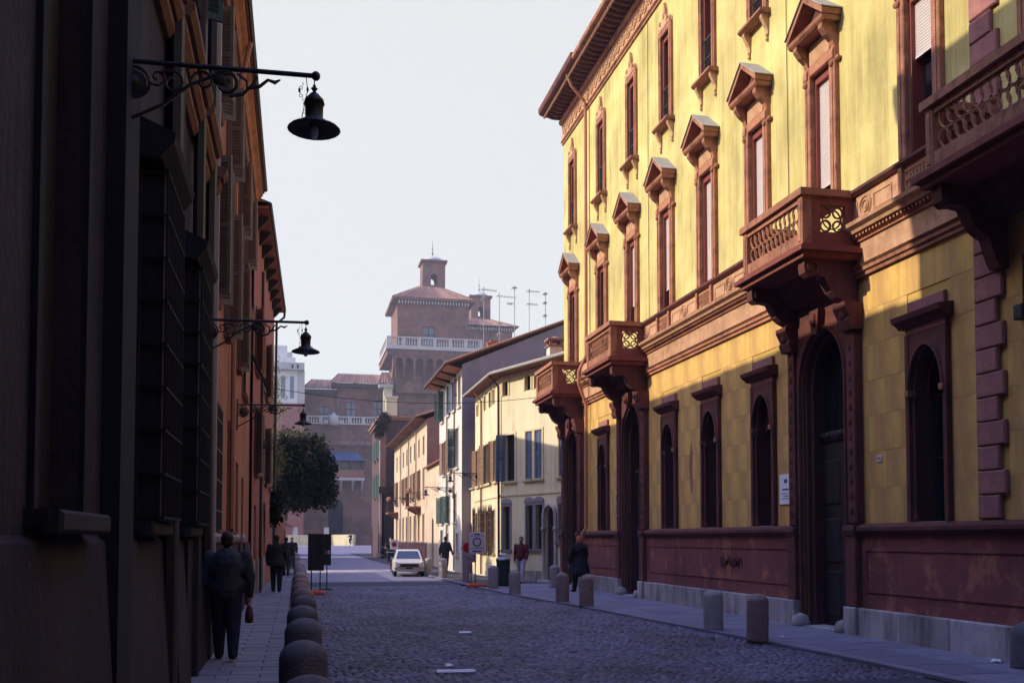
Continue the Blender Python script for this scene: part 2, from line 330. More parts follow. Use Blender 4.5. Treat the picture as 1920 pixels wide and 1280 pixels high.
def rng_split(a, b, cuts):
    """[a,b] minus the intervals in cuts"""
    out = [(a, b)]
    for (c, d) in cuts:
        nxt = []
        for (p, q) in out:
            if d <= p or c >= q: nxt.append((p, q)); continue
            if c > p: nxt.append((p, c))
            if d < q: nxt.append((d, q))
        out = nxt
    return out

# ================================================================== GROUND, STREET, PAVEMENTS
g = MB(); g.add([(-400, -60, -0.03), (400, -60, -0.03), (400, 900, -0.03), (-400, 900, -0.03)], [(0, 1, 2, 3)])
tag(g.build('ground', 'ground'), 'bare ground under the town', kind='structure')
def edge_left(y): return 0.33
def edge_right(y):
    P = [(-10, 7.9), (13, 7.60), (17, 7.35), (24, 6.9), (29.3, 6.35), (33, 6.22), (42, 6.0), (50, 5.8), (64, 6.0), (90, 6.0), (150, 6.0)]
    for (a, b), (c, d) in zip(P, P[1:]):
        if a <= y <= c: return b + (d - b) * (y - a) / (c - a)
    return P[-1][1]
ys = [-8, 0, 5, 13, 17, 24, 29.3, 33, 42, 50, 64, 90, 140]
def strip(name, mat, lo, hi, z, ys, kind='structure'):
    m = MB(); n = len(ys)
    m.add([(lo(y), y, z) for y in ys] + [(hi(y), y, z) for y in ys], [(i, n + i, n + i + 1, i + 1) for i in range(n - 1)])
    return tag(m.build(name, mat), kind=kind)
street = strip('street', 'far_cobble', lambda y: -0.2, lambda y: edge_right(y) + 0.3, 0.0, ys)
dirt = strip('street_bed', 'street_dirt', edge_left, edge_right, 0.004, [10, 13, 17, 24, 29.3, 33, 40]); dirt.parent = street; del dirt['kind']
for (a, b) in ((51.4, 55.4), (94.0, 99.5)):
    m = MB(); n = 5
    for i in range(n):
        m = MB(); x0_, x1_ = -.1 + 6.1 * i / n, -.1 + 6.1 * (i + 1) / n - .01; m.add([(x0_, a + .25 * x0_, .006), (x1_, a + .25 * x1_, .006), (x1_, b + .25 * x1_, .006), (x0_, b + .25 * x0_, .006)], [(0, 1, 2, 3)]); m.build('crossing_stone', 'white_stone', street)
# cobbles: the nearest 300 singly, the others as one part
rs = np.random.RandomState(3)
def cobble_geo(n=7):
    v = [(0, 0, 1.0)]; f = []
    for k, (rr, zz) in enumerate(((0.62, 0.78), (1.0, 0.0))):
        for j in range(n):
            a = 2 * math.pi * j / n; v.append((rr * math.cos(a), rr * math.sin(a), zz))
    for j in range(n):
        f.append((0, 1 + j, 1 + (j + 1) % n)); f.append((1 + j, 1 + n + j, 1 + n + (j + 1) % n, 1 + (j + 1) % n))
    return np.array(v), f
cv, cf = cobble_geo()
stones = []
y = 11.0; row = 0
while y < 36.0:
    dy = 0.088 + 0.0026 * (y - 11)
    x = edge_left(y) + 0.05 + (row % 2) * 0.07
    xe = edge_right(y) - 0.08
    while x < xe:
        w = dy * rs.uniform(0.95, 1.35)
        px, py = x + w / 2 + rs.normal(0, 0.008), y + rs.normal(0, 0.010) + 0.035 * math.sin(x * 1.7 + y)
        # only what the lens (and a step aside) can see
        ang = math.degrees(math.atan2(px, py))
        if -4 < ang < 44: stones.append((px, py, w * 0.54, dy * 0.56, rs.uniform(0.012, 0.030), rs.uniform(-0.5, 0.5)))
        x += w + 0.006
    y += dy; row += 1
stones.sort(key=lambda s: -(1 / (s[0] ** 2 + s[1] ** 2)))
protos = []
for k in range(4):
    m = MB(); jit = 1 + rs.uniform(-0.14, 0.14, (len(cv), 1)); jit[0] = 1
    m.add([tuple(p) for p in cv * np.hstack([jit, jit, np.ones_like(jit)])], cf)
    protos.append(m.mesh('cobble', 'cobble_single', smooth=True))
for i, (px, py, a, b, h, r) in enumerate(stones[:300]):
    o = link('cobble', protos[i % 4], street, (px, py, 0.004), r); o.scale = (a, b, h)
allv = []; allf = []; base = 0
for (px, py, a, b, h, r) in stones[300:]:
    jit = 1 + rs.uniform(-0.16, 0.16, len(cv)); jit[0] = 1
    X = cv[:, 0] * a * jit; Y = cv[:, 1] * b * jit; c, s_ = math.cos(r), math.sin(r)
    allv.append(np.stack([px + X * c - Y * s_, py + X * s_ + Y * c, 0.004 + cv[:, 2] * h], 1))
    allf += [tuple(i + base for i in q) for q in cf]; base += len(cv)
me = bpy.data.meshes.new('cobble_paving'); me.from_pydata(np.concatenate(allv).tolist(), [], allf); me.update()
me.materials.append(MATS['cobble_stone'])
for p in me.polygons: p.use_smooth = True
tag(link('cobble_paving', me, street), kind='stuff')
# pavements
pl = strip('pavement', 'pavement_base', lambda y: -1.6, lambda y: 0.31, 0.035, ys)
pr = strip('pavement', 'pavement_base', edge_right, lambda y: 14.0, 0.035, ys)
pl['label'] = 'narrow paved footway on the left'; pr['label'] = 'paved footway along the yellow palace'
for root, e0 in ((pl, None), (pr, None)): pass
slabs = [MB().bbox(-0.5, 0.5, -0.5, 0.5, 0, 1, 0.0) for _ in range(1)]
def slab_mesh(sx, sy):
    m = MB(); c = 0.012
    m.add([(-sx, -sy, 0), (sx, -sy, 0), (sx, sy, 0), (-sx, sy, 0), (-sx + c, -sy + c, 0.018), (sx - c, -sy + c, 0.018), (sx - c, sy - c, 0.018), (-sx + c, sy - c, 0.018)],
          [(0, 1, 5, 4), (1, 2, 6, 5), (2, 3, 7, 6), (3, 0, 4, 7), (4, 5, 6, 7)])
    return m.mesh('paving_slab', 'pavement_slab')
yy = 9.6; row = 0; cnt = 0
SM = {}
while yy < 46 and cnt < 296:
    d = 0.34 if yy < 30 else 0.5
    splits = [(-1.30, -0.78), (-0.78, -0.16)] if row % 2 else [(-1.30, -0.95), (-0.95, -0.42), (-0.42, -0.16)]
    for a, b in splits:
        key = (round(b - a, 2), d)
        if key not in SM: SM[key] = slab_mesh((b - a) / 2 - 0.004, d / 2 - 0.004)
        o = link('paving_slab', SM[key], pl, ((a + b) / 2, yy + d / 2, 0.036 + random.uniform(-0.004, 0.004))); o.rotation_euler = (random.uniform(-.004, .004), random.uniform(-.004, .004), random.uniform(-.006, .006)); cnt += 1
    yy += d; row += 1
# kerb stones under the bollards
k = MB(); km = None
yy = 6.0
while yy < 46:
    key = 'kerb'
    if key not in SM:
        m = MB(); m.box(-0.24, 0.24, -0.585, 0.585, -0.05, 0.03); SM[key] = m.mesh('kerb_stone', 'pavement_slab', bev=0.012)
    link('kerb_stone', SM[key], pl, (0.09, yy, 0.033 + random.uniform(-.004, .004))); yy += 1.18
# right pavement slabs and its kerb
yy = 9.0; row = 0
while yy < 35.6:
    d = 0.9; x = 9.42; j = 0
    while x - 0.8 > edge_right(yy) + 0.1:
        w = 0.8
        key = (w, d)
        if key not in SM: SM[key] = slab_mesh(w / 2 - 0.003, d / 2 - 0.003)
        o = link('paving_slab', SM[key], pr, (x - w / 2, yy + d / 2, 0.036 + random.uniform(-0.003, 0.003))); x -= w; j += 1
    w = x - edge_right(yy + d / 2) - 0.03
    if w > 0.15: slab_o = link('paving_slab', slab_mesh(w / 2 - 0.003, d / 2 - 0.003), pr, (x - w / 2, yy + d / 2, 0.036))
    yy += d; row += 1
kb = MB()
kys = [9, 13, 17, 24, 29.3, 33, 42, 50, 64]
for a, b in zip(kys, kys[1:]):
    L_ = math.hypot(edge_right(b) - edge_right(a), b - a); n = max(1, int(L_ / 1.1))
    for i in range(n):
        t0, t1 = i / n, (i + 1) / n
        p = (edge_right(a) + (edge_right(b) - edge_right(a)) * t0, a + (b - a) * t0); q = (edge_right(a) + (edge_right(b) - edge_right(a)) * t1, a + (b - a) * t1)
        m = MB(); m.box(-0.10, 0.10, -0.5 * L_ / n + .004, 0.5 * L_ / n - .004, -0.02, 0.028); ang = math.atan2(-(q[0] - p[0]), q[1] - p[1])
        m.build('kerb_stone', 'pavement_slab', pr, ((p[0] + q[0]) / 2, (p[1] + q[1]) / 2, 0.036), ang)

# ================================================================== YELLOW PALACE (local x = along the street, local y = out to the street)
pal = thing('palazzo', 'yellow plastered palace with terracotta pedimented windows, balconies and deep eaves on the right', 'building', (9.6, 0, 0), R(90))
X0, X1 = -8.9, 35.3
PW = [(8.3, 0), (10.95, 0), (13.70, 1), (16.70, 2), (19.38, 3), (22.06, 4), (24.78, 5), (27.53, 6), (30.48, 7), (33.88, 8)]     # piano nobile window axes
UW = [8.3, 10.95, 13.70, 16.65, 19.32, 21.97, 24.73, 27.53, 30.54, 33.97]
GW = [8.2, 13.67, 19.25, 21.98, 24.66, 30.42]                                  # ground floor windows
PORT = [16.75, 27.53, 33.97]                                               # portals under balconies
ops_up = []
for c, _ in PW: ops_up.append((c - 0.36, c + 0.36, 7.72, 10.53))
for c in UW: ops_up.append((c - 0.30, c + 0.30, 12.78, 15.28))
w = wall(MB(), X0, X1, 6.25, 17.5, ops_up, 0.30)
w.build('upper_wall', 'plaster_yellow', pal)
ops_lo = [(c - 0.42, c + 0.42, 1.97, 4.74, 0.75) for c in GW] + [(c - 0.76, c + 0.76, 0.0, 5.62, 0.95) for c in PORT]
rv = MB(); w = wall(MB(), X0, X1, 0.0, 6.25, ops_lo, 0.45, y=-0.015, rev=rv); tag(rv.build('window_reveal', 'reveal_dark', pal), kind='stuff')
w.build('lower_wall', 'joint_mortar', pal)
bk = MB(); bk.box(X0, X1, -10.0, -0.47, 0.0, 17.4); bk.box(X1 - 0.3, X1, -0.47, -0.002, 0, 17.4)
bk.build('rear_mass', 'plaster_yellow', pal)
fl = MB(); fl.box(X1 - 0.02, X1 + 0.004, -10, -0.003, 0, 17.4); fl.build('end_wall', 'plaster_yellow', pal)
# ashlar blocks of the ground floor
blk = [(c - 0.55, c + 0.55, 1.9, 5.5) for c in GW] + [(c - 1.24, c + 1.24, 0, 6.3) for c in PORT] + [(11.93, 12.53, 1.9, 6.3), (31.93, 32.2, 0, 6.3)]
zc = 1.96; row = 0; BM = {}
while zc < 6.2:
    h = 0.613
    x = 10.6 - (0.47 if row % 2 else 0.0)
    while x < X1:
        for (a, b) in rng_split(max(x, 10.6), min(x + 0.95, X1), [(q[0], q[1]) for q in blk if q[2] < zc + h * 0.7 and q[3] > zc + 0.1]):
            if b - a > 0.06:
                key = ('ash', round(b - a, 2))
                if key not in BM: BM[key] = MB().bbox(-(b - a) / 2 + .0015, (b - a) / 2 - .0015, -0.02, 0.0, 0.0015, h - 0.0015, 0.002).mesh('ashlar_block', 'ashlar_yellow')
                link('ashlar_block', BM[key], pal, ((a + b) / 2, random.uniform(-.0015, .0015), zc))
        x += 0.95
    zc += h; row += 1
# quoin strip
zq = 1.98; i = 0
while zq < 16.2:
    if not (6.15 < zq + 0.17 < 7.75):
        wq = 0.58 if i % 2 else 0.45
        key = ('quoin', wq)
        if key not in BM: BM[key] = MB().bbox(0, wq, 0, 0.07, 0.006, 0.335, 0.018).mesh('quoin_block', 'quoin_stone')
        link('quoin_block', BM[key], pal, (12.52 - wq, 0, zq))
    zq += 0.345; i += 1
# white base stones, plinth with framed panels, ledge
cuts = [(c - 1.27, c + 1.27) for c in PORT]
for (a, b) in rng_split(X0, X1 + 0.05, cuts):
    n = max(1, round((b - a) / 1.25)); s_ = (b - a) / n
    for i in range(n):
        if a + (i + 1) * s_ < 2 and i < n - 28: continue
        m = MB().bbox(a + i * s_ + .004, a + (i + 1) * s_ - .004, 0, 0.20 + random.uniform(-.006, .006), 0.0, 0.52, 0.015); m.build('base_stone', 'white_stone', pal)
for (a, b) in rng_split(X0, X1 + 0.03, [(c - 1.24, c + 1.24) for c in PORT]):
    MB().box(a, b, 0, 0.085, 0.52, 1.78).build('plinth', 'plinth_red', pal)
    pp = [x for x in [c for c in GW] if a < x < b]
    edges = [a] + [(p + q) / 2 for p, q in zip(pp, pp[1:])] + [b]
    m = MB()
    if b - a > 1.0:
        m.box(a + .15, b - .15, 0.085, 0.105, 1.50, 1.53); m.box(a + .15, b - .15, 0.085, 0.105, 0.80, 0.83)
        m.box(a + .15, a + .18, 0.085, 0.105, 0.83, 1.50); m.box(b - .18, b - .15, 0.085, 0.105, 0.83, 1.50)
        m.build('panel_moulding', 'plinth_red', pal)
    MB().mould([(0, 1.76), (0.10, 1.76), (0.14, 1.80), (0.20, 1.84), (0.20, 1.90), (0.12, 1.94), (0.06, 1.965), (0, 1.965)], a, b).build('ledge', 'terracotta_dark', pal)
# string course: architrave, frieze, cornice, parapet with medallions and pierced panels
bal_x = [10.95, 16.75, 27.53, 33.97]
for (a, b) in rng_split(X0, X1 + 0.06, [(c - 1.0, c + 1.0) for c in bal_x]):
    MB().mould([(0, 6.25), (0.06, 6.25), (0.06, 6.31), (0.10, 6.33), (0.10, 6.39), (0.15, 6.43), (0.0, 6.46)], a, b).build('architrave', 'terracotta', pal)
    MB().box(a, b, 0, 0.05, 6.455, 6.86).build('frieze', 'terracotta_pale', pal)
    MB().mould([(0, 6.86), (0.09, 6.86), (0.09, 6.90), (0.13, 6.92)], a, b).build('cornice_base', 'terracotta', pal)
    m = MB(); x = max(a, 8.0) + .03
    while x < b - .05: m.box(x, x + 0.05, 0.02, 0.16, 6.925, 6.985); x += 0.10
    tag(m.build('dentil_row', 'terracotta', pal), kind='stuff')
    MB().mould([(0, 6.99), (0.20, 6.99), (0.22, 7.04), (0.30, 7.09), (0.32, 7.15), (0.0, 7.19)], a, b).build('cornice', 'terracotta_pale', pal)
for (a, b) in rng_split(X0, X1 + 0.04, [(c - 1.12, c + 1.12) for c in bal_x]):
    MB().box(a, b, 0, 0.10, 7.19, 7.68).build('parapet', 'terracotta_pale', pal)
    MB().mould([(0, 7.66), (0.14, 7.66), (0.20, 7.71), (0.20, 7.76), (0.0, 7.79)], a, b).build('parapet_cap', 'terracotta_dark', pal)
def loops(mb, a, b, z0, z1, yy, r=0.011, rows=2):
    h = (z1 - z0) / rows; rad = h * 0.52; n = max(2, int((b - a) / (rad * 1.25)))
    for q in range(rows):
        for i in range(n):
            cx = a + rad + (b - a - 2 * rad) * i / (n - 1)
            pts = [(cx + rad * .75 * math.cos(t) + 0.25 * rad * math.sin(t), yy, z0 + h * (q + .5) + rad * math.sin(t)) for t in np.linspace(0, 2 * math.pi, 11)]
            mb.tube(pts, r, 4, caps=False)
    return mb
for c, i in PW:
    if any(abs(c - b) < 0.5 for b in bal_x): continue
    fr = MB()
    for sx in (-1, 1): fr.bbox(c + sx * 0.42 - .05, c + sx * 0.42 + .05, 0.10, 0.17, 7.19, 7.66, .01)
    fr.box(c - .37, c + .37, .10, .115, 7.24, 7.27); fr.box(c - .37, c + .37, .10, .115, 7.58, 7.61)
    o = fr.build('parapet_pier', 'terracotta', pal)
    tag(loops(MB(), c - .33, c + .33, 7.28, 7.57, 0.11, 0.014).build('fretwork', 'terracotta', o))
mids = [(p[0] + q[0]) / 2 for p, q in zip(PW, PW[1:])]
for c in mids:
    if any(abs(c - b) < 1.2 for b in bal_x) or c > 31.5: continue
    m = MB()
    m.ring((c, 0.105, 7.42), 0.17, 0.022); m.ring((c, 0.11, 7.42), 0.10, 0.018); m.ball((c, 0.10, 7.42), 0.05, 0.03, 0.07)
    for sx in (-1, 1):
        a, b = sorted((c + sx * .24, c + sx * .78))
        m.box(a, b, .10, .115, 7.53, 7.555); m.box(a, b, .10, .115, 7.28, 7.305); m.box(a, a + .025, .10, .115, 7.305, 7.53); m.box(b - .025, b, .10, .115, 7.305, 7.53)
    m.build('medallion_panel', 'terracotta_pale', pal)

# ---- window of the main floor (origin: middle of its foot)
def surround(mb, hw, h, fw, pr, y0=0.0):
    mb.bbox(-hw, -hw + fw, y0, pr, 0, h, .015); mb.bbox(hw - fw, hw, y0, pr, 0, h, .015); mb.bbox(-hw + fw + .002, hw - fw - .002, y0, pr, h - fw, h, .015)
    mb.box(-hw + fw * .3, -hw + fw * .55, pr - .004, pr + .015, 0.05, h - fw * .6); mb.box(hw - fw * .55, hw - fw * .3, pr - .004, pr + .015, 0.05, h - fw * .6)
    return mb
def main_window(parent, x, blind):
    s = surround(MB(), 0.55, 2.92, 0.20, 0.10)
    root = s.build('window', 'terracotta', parent, (x, 0.0, 7.79))
    li = MB(); li.box(-.358, -.31, -.29, -.02, 0, 2.735); li.box(.31, .358, -.29, -.02, 0, 2.735); li.box(-.31, .31, -.29, -.02, 2.56, 2.735)
    li.build('inner_jamb', 'wood_red', root)
    MB().box(-.31, .31, -.262, -.25, -.1, 2.56).build('pane', 'glass_dark', root)
    gb = MB(); gb.box(-.025, .025, -.25, -.225, -.1, 2.56); gb.box(-.31, .31, -.25, -.228, 1.9, 1.94); gb.build('glazing_bar', 'wood_dark', root)
    if blind > 0:
        m = MB(); z = 2.56; n = int(blind / 0.05)
        for i in range(n):
            m.add([(-.31, -.10, z), (.31, -.10, z), (.31, -.085, z - .025), (-.31, -.085, z - .025), (.31, -.10, z - .049), (-.31, -.10, z - .049)], [(0, 1, 2, 3), (3, 2, 4, 5)]); z -= .05
        m.box(-.31, .31, -.11, -.085, z - .03, z)
        m.build('roller_blind', 'blind_lilac', root)
    MB().box(-.36, .36, 0, .09, 2.922, 3.30).build('frieze_block', 'terracotta_pale', root)
    prof = [(0, 2.62), (.06, 2.62), (.13, 2.70), (.13, 2.82), (.09, 2.92), (.12, 3.02), (.24, 3.12), (.33, 3.24), (.33, 3.33), (0, 3.33)]
    for sx in (-1, 1):
        c = MB().mould(prof, -.07, .07); c.ball((0, .10, 2.60), .06, .06, .07)
        c.build('console', 'terracotta', root, (sx * .47, 0.0, 0))
    p = MB(); p.mould([(0, 3.33), (.34, 3.33), (.38, 3.37), (.40, 3.43), (0, 3.43)], -.64, .64)
    th = math.atan2(0.50, 0.64)
    for sx in (-1, 1):                     # raking cornices
        a = Vector((sx * .66, 0, 3.43)); b = Vector((0, 0, 3.95)); n = Vector((-(b - a).z, 0, (b - a).x)).normalized() * (.10 if sx < 0 else -.10)
        if n.z < 0: n = -n
        q = [(a.x, a.z), (b.x, b.z), (b.x, b.z + .12), (a.x + sx * .02, a.z + .10)]
        if sx > 0: q = q[::-1]
        p.plate(q, 0, .40)
    p.build('pediment', 'terracotta', root)
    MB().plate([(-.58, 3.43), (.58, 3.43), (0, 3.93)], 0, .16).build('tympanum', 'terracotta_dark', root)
    cp = MB()
    cp.plate([(-.70, 3.535), (0, 4.075), (0, 4.095), (-.70, 3.555)], -.0, .43); cp.plate([(0, 4.075), (.70, 3.535), (.70, 3.555), (0, 4.095)], 0, .43)
    cp.build('pediment_cap', 'lead', root)
    for sx in (-1, 1): MB().ball((sx * .60, .05, 2.66), .055).build('boss', 'terracotta', root)
    return root
BL = {0: 1.6, 1: 0.95, 2: 2.0, 3: 2.58, 4: 2.58, 5: 1.95, 6: 1.75, 7: 0.0, 8: 0.0}
for c, i in PW: main_window(pal, c, BL[i])

# ---- window of the top floor (origin: middle of its sill)
def top_window(parent, x):
    root = surround(MB(), 0.46, 2.62, 0.16, 0.08).build('window', 'terracotta', parent, (x, 0.0, 12.80))
    li = MB(); li.box(-.299, -.26, -.29, -.02, 0, 2.475); li.box(.26, .299, -.29, -.02, 0, 2.475); li.box(-.26, .26, -.29, -.02, 2.32, 2.475); li.build('inner_jamb', 'wood_red', root)
    MB().box(-.26, .26, -.262, -.25, -.02, 2.32).build('pane', 'glass_dark', root)
    gb = MB(); gb.box(-.022, .022, -.25, -.225, 0, 2.32); gb.box(-.26, .26, -.25, -.228, 1.55, 1.59); gb.build('glazing_bar', 'wood_dark', root)
    MB().mould([(0, -.10), (.16, -.10), (.24, -.05), (.24, 0.0), (0, .01)], -.55, .55).build('sill', 'terracotta', root)
    for sx in (-1, 1):
        c = MB().mould([(0, -.52), (.03, -.50), (.05, -.38), (.10, -.30), (.17, -.16), (.17, -.10), (0, -.10)], -.05, .05); c.lathe([(.0, -.68), (.035, -.62), (.02, -.56), (.04, -.52)], (0, .03, 0), 6)
        c.build('console', 'terracotta_pale', root, (sx * .42, 0.0, 0))
    rl = MB(); rl.box(-.30, .30, -.03, .0, .98, 1.02); rl.box(-.30, .30, -.03, 0, .50, .53); rl.box(-.30, .30, -.03, 0, .06, .09)
    for i in range(7): rl.tube([(-.27 + .09 * i, -.015, .08), (-.27 + .09 * i, -.015, .98)], .009, 4)
    rl.build('railing', 'iron', root)
    cr = MB(); cr.plate([(-.42, 2.62), (.42, 2.62), (.30, 2.72), (.22, 2.70), (.17, 2.88), (.10, 2.92), (.07, 3.12), (0, 3.30), (-.07, 3.12), (-.10, 2.92), (-.17, 2.88), (-.22, 2.70), (-.30, 2.72)], 0, .09)
    for sx in (-1, 1):
        cr.tube(spiral((sx * .24, .09, 2.80), .10, .02, 0, sx * 7, 12), .018, 4); cr.ball((sx * .40, .06, 2.72), .05, .04, .07, 6, 4)
    cr.ball((0, .09, 2.95), .07, .04, .10, 6, 5)
    cr.build('crest', 'terracotta_pale', root)
    return root
tw = top_window(pal, UW[0])
for c in UW[1:]: dup(tw, pal, (c, 0.0, 12.80))

# ---- ground floor window (origin: middle of its sill)
def ground_window(parent, x):
    m = MB()
    hw, h = 0.52, 2.98
    m.bbox(-hw, -.42, 0, .09, 0, h, .012); m.bbox(.42, hw, 0, .09, 0, h, .012)
    ar = arch_pts(0, .42, 2.02, .75)
    k = len(ar) // 2
    m.plate([(p[0], p[1]) for p in ar[:k + 1]] + [(0, h), (.42, h)], 0, .07)
    m.plate([(p[0], p[1]) for p in ar[k:]] + [(-.42, h), (0, h)], 0, .07)
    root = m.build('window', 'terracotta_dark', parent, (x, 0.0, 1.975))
    a2 = [(p[0] * 1.05, .085, p[1]) for p in arch_pts(0, .42, 2.02, .75, 14)]
    MB().tube(a2, .035, 5).build('archivolt', 'terracotta_dark', root)
    tr = MB(); tr.tube([(p[0] * .86, -.22, 2.02 + (p[1] - 2.02) * .88) for p in ar], .028, 5); tr.build('inner_arch', 'terracotta_dark', root)
    for sx in (-1, 1):
        c = MB(); c.lathe([(.035, 0), (.05, .02), (.05, .06), (.032, .1), (.028, 1.90), (.05, 1.94), (.055, 2.02), (.03, 2.04)], (sx * .40, .0, 0), 8); c.build('colonnette', 'terracotta_dark', root)
        MB().bbox(sx * .425 - .05, sx * .425 + .05, 0.0, .13, 1.98, 2.08, .01).build('impost', 'terracotta', root)
    MB().box(-.42, .42, -.42, -.40, -.01, 2.78).build('pane', 'glass_dark', root)
    gb = MB(); gb.box(-.03, .03, -.40, -.36, 0, 2.75); gb.box(-.42, .42, -.40, -.365, 1.98, 2.04); gb.box(-.42, .42, -.40, -.365, 1.0, 1.04)
    gb.box(-.42, -.35, -.40, -.36, 0, 2.02); gb.box(.35, .42, -.40, -.36, 0, 2.02); gb.build('glazing_bar', 'wood_dark', root)
    MB().box(-.415, .415, -.35, .02, -.035, .0).build('sill', 'white_stone', root)
    MB().box(-.50, .50, 0, .07, 2.985, 3.08).build('hood_frieze', 'quoin_stone', root)
    MB().mould([(0, 3.08), (.12, 3.08), (.16, 3.13), (.24, 3.18), (.27, 3.26), (0, 3.30)], -.62, .62).build('hood', 'terracotta_dark', root)
    MB().bbox(-.46, .46, 0, .06, 3.305, 3.50, .015).build('hood_tablet', 'quoin_stone', root)
    return root
gw = ground_window(pal, GW[0])
for c in GW[1:]: dup(gw, pal, (c, 0.0, 1.975))

# ---- portal and balcony (origin: on the ground, middle)
def portal(parent, x):
    m = MB(); ar = arch_pts(0, .80, 4.62, .98, 16)
    k = len(ar) // 2
    m.plate([(p[0], p[1]) for p in ar[:k + 1]] + [(0, 6.2), (.95, 6.2), (.95, 4.62)], 0, .10); m.plate([(p[0], p[1]) for p in ar[k:]] + [(-.95, 4.62), (-.95, 6.2), (0, 6.2)], 0, .10)
    m.box(-.95, -.80, 0, .10, 0, 4.62); m.box(.80, .95, 0, .10, 0, 4.62)
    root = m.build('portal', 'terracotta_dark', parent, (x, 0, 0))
    for (f, yy, r) in ((1.03, .11, .035), (.97, .05, .03), (.90, -.12, .03)):
        a = MB().tube([(-.80 * f, yy, .05)] + [(p[0] * f, yy, 4.62 + (p[1] - 4.62) * f) for p in ar[::-1]] + [(.80 * f, yy, .05)], r, 5); a.build('archivolt', 'terracotta_dark', root)
    for sx in (-1, 1):
        p = MB(); cx = sx * 1.07
        p.bbox(cx - .13, cx + .13, 0, .16, 1.96, 5.35, .02); p.bbox(cx - .16, cx + .16, 0, .20, .53, 1.75, .02); p.mould([(0, 1.75), (.21, 1.75), (.25, 1.85), (.23, 1.93), (0, 1.96)], cx - .18, cx + .18)
        p.build('pilaster', 'terracotta_dark', root)
        q = MB()
        for z in np.arange(2.2, 5.2, .26): q.ball((cx, .165, z), .05, .03, .085, 6, 4)
        tag(q.build('carved_ornament', 'terracotta_dark', root), kind='stuff')
        c = MB(); c.mould([(0, 5.35), (.24, 5.35), (.30, 5.50), (.27, 5.56), (.36, 5.74), (.36, 5.82), (0, 5.82)], cx - .2, cx + .2); c.ball((cx, .28, 5.60), .09, .07, .10, 7, 5); c.build('capital', 'terracotta_dark', root)
        MB().bbox(cx - .19, cx + .19, 0, .25, 0, .525, .02).build('base_stone', 'white_stone', root)
        st = MB().lathe([(.17, 0), (.18, .12), (.14, .24), (.0, .30)], (sx * .78, .16, 0), 12); st.build('guard_stone', 'grey_stone', root, smooth=True)
        d = MB(); d.box(sx * .40 - .395, sx * .40 + .395, -.40, -.34, .06, 3.55)
        for z0 in (.25, 1.25, 2.35): d.bbox(sx * .40 - .28, sx * .40 + .28, -.345, -.31, z0, z0 + .85, .03)
        d.build('door_leaf', 'wood_dark', root)
    tr = MB(); tr.mould([(-.40, 3.56), (-.30, 3.56), (-.26, 3.66), (-.28, 3.74), (-.40, 3.76)], -.79, .79)
    for sx in (-.45, 0, .45): tr.ball((sx, -.27, 3.66), .08, .05, .07, 7, 5)
    tr.build('transom', 'wood_dark', root)
    MB().box(-.79, .79, -.41, -.39, 3.76, 5.6).build('fanlight', 'glass_dark', root)
    ks = MB(); ks.plate([(-.10, 5.50), (.10, 5.50), (.16, 5.95), (-.16, 5.95)], .1, .24); ks.ball((0, .24, 5.76), .10, .08, .14, 8, 6); ks.build('keystone', 'terracotta_dark', root)
    MB().box(-.82, .82, -.44, .18, 0.0, .07).build('threshold', 'white_stone', root)
    return root
p0 = portal(pal, PORT[0])
for c in PORT[1:]: dup(p0, pal, (c, 0, 0))
def quatrefoil(mb, y0, z0, s, xx, t=.03):       # pierced panel in the local yz plane at x
    def tb(pts, r): mb.tube([(xx, y0 + p[0], z0 + p[1]) for p in pts], r, 4, caps=False)
    for (a, b) in ((.25, .25), (.75, .25), (.25, .75), (.75, .75)):
        tb([(s * (a + .20 * math.cos(t_)), s * (b + .20 * math.sin(t_))) for t_ in np.linspace(0, 2 * math.pi, 13)], .022)
    tb([(s * (.5 + .36 * math.cos(t_)), s * (.5 + .36 * math.sin(t_))) for t_ in np.linspace(0, 2 * math.pi, 17)], .016)
    return mb
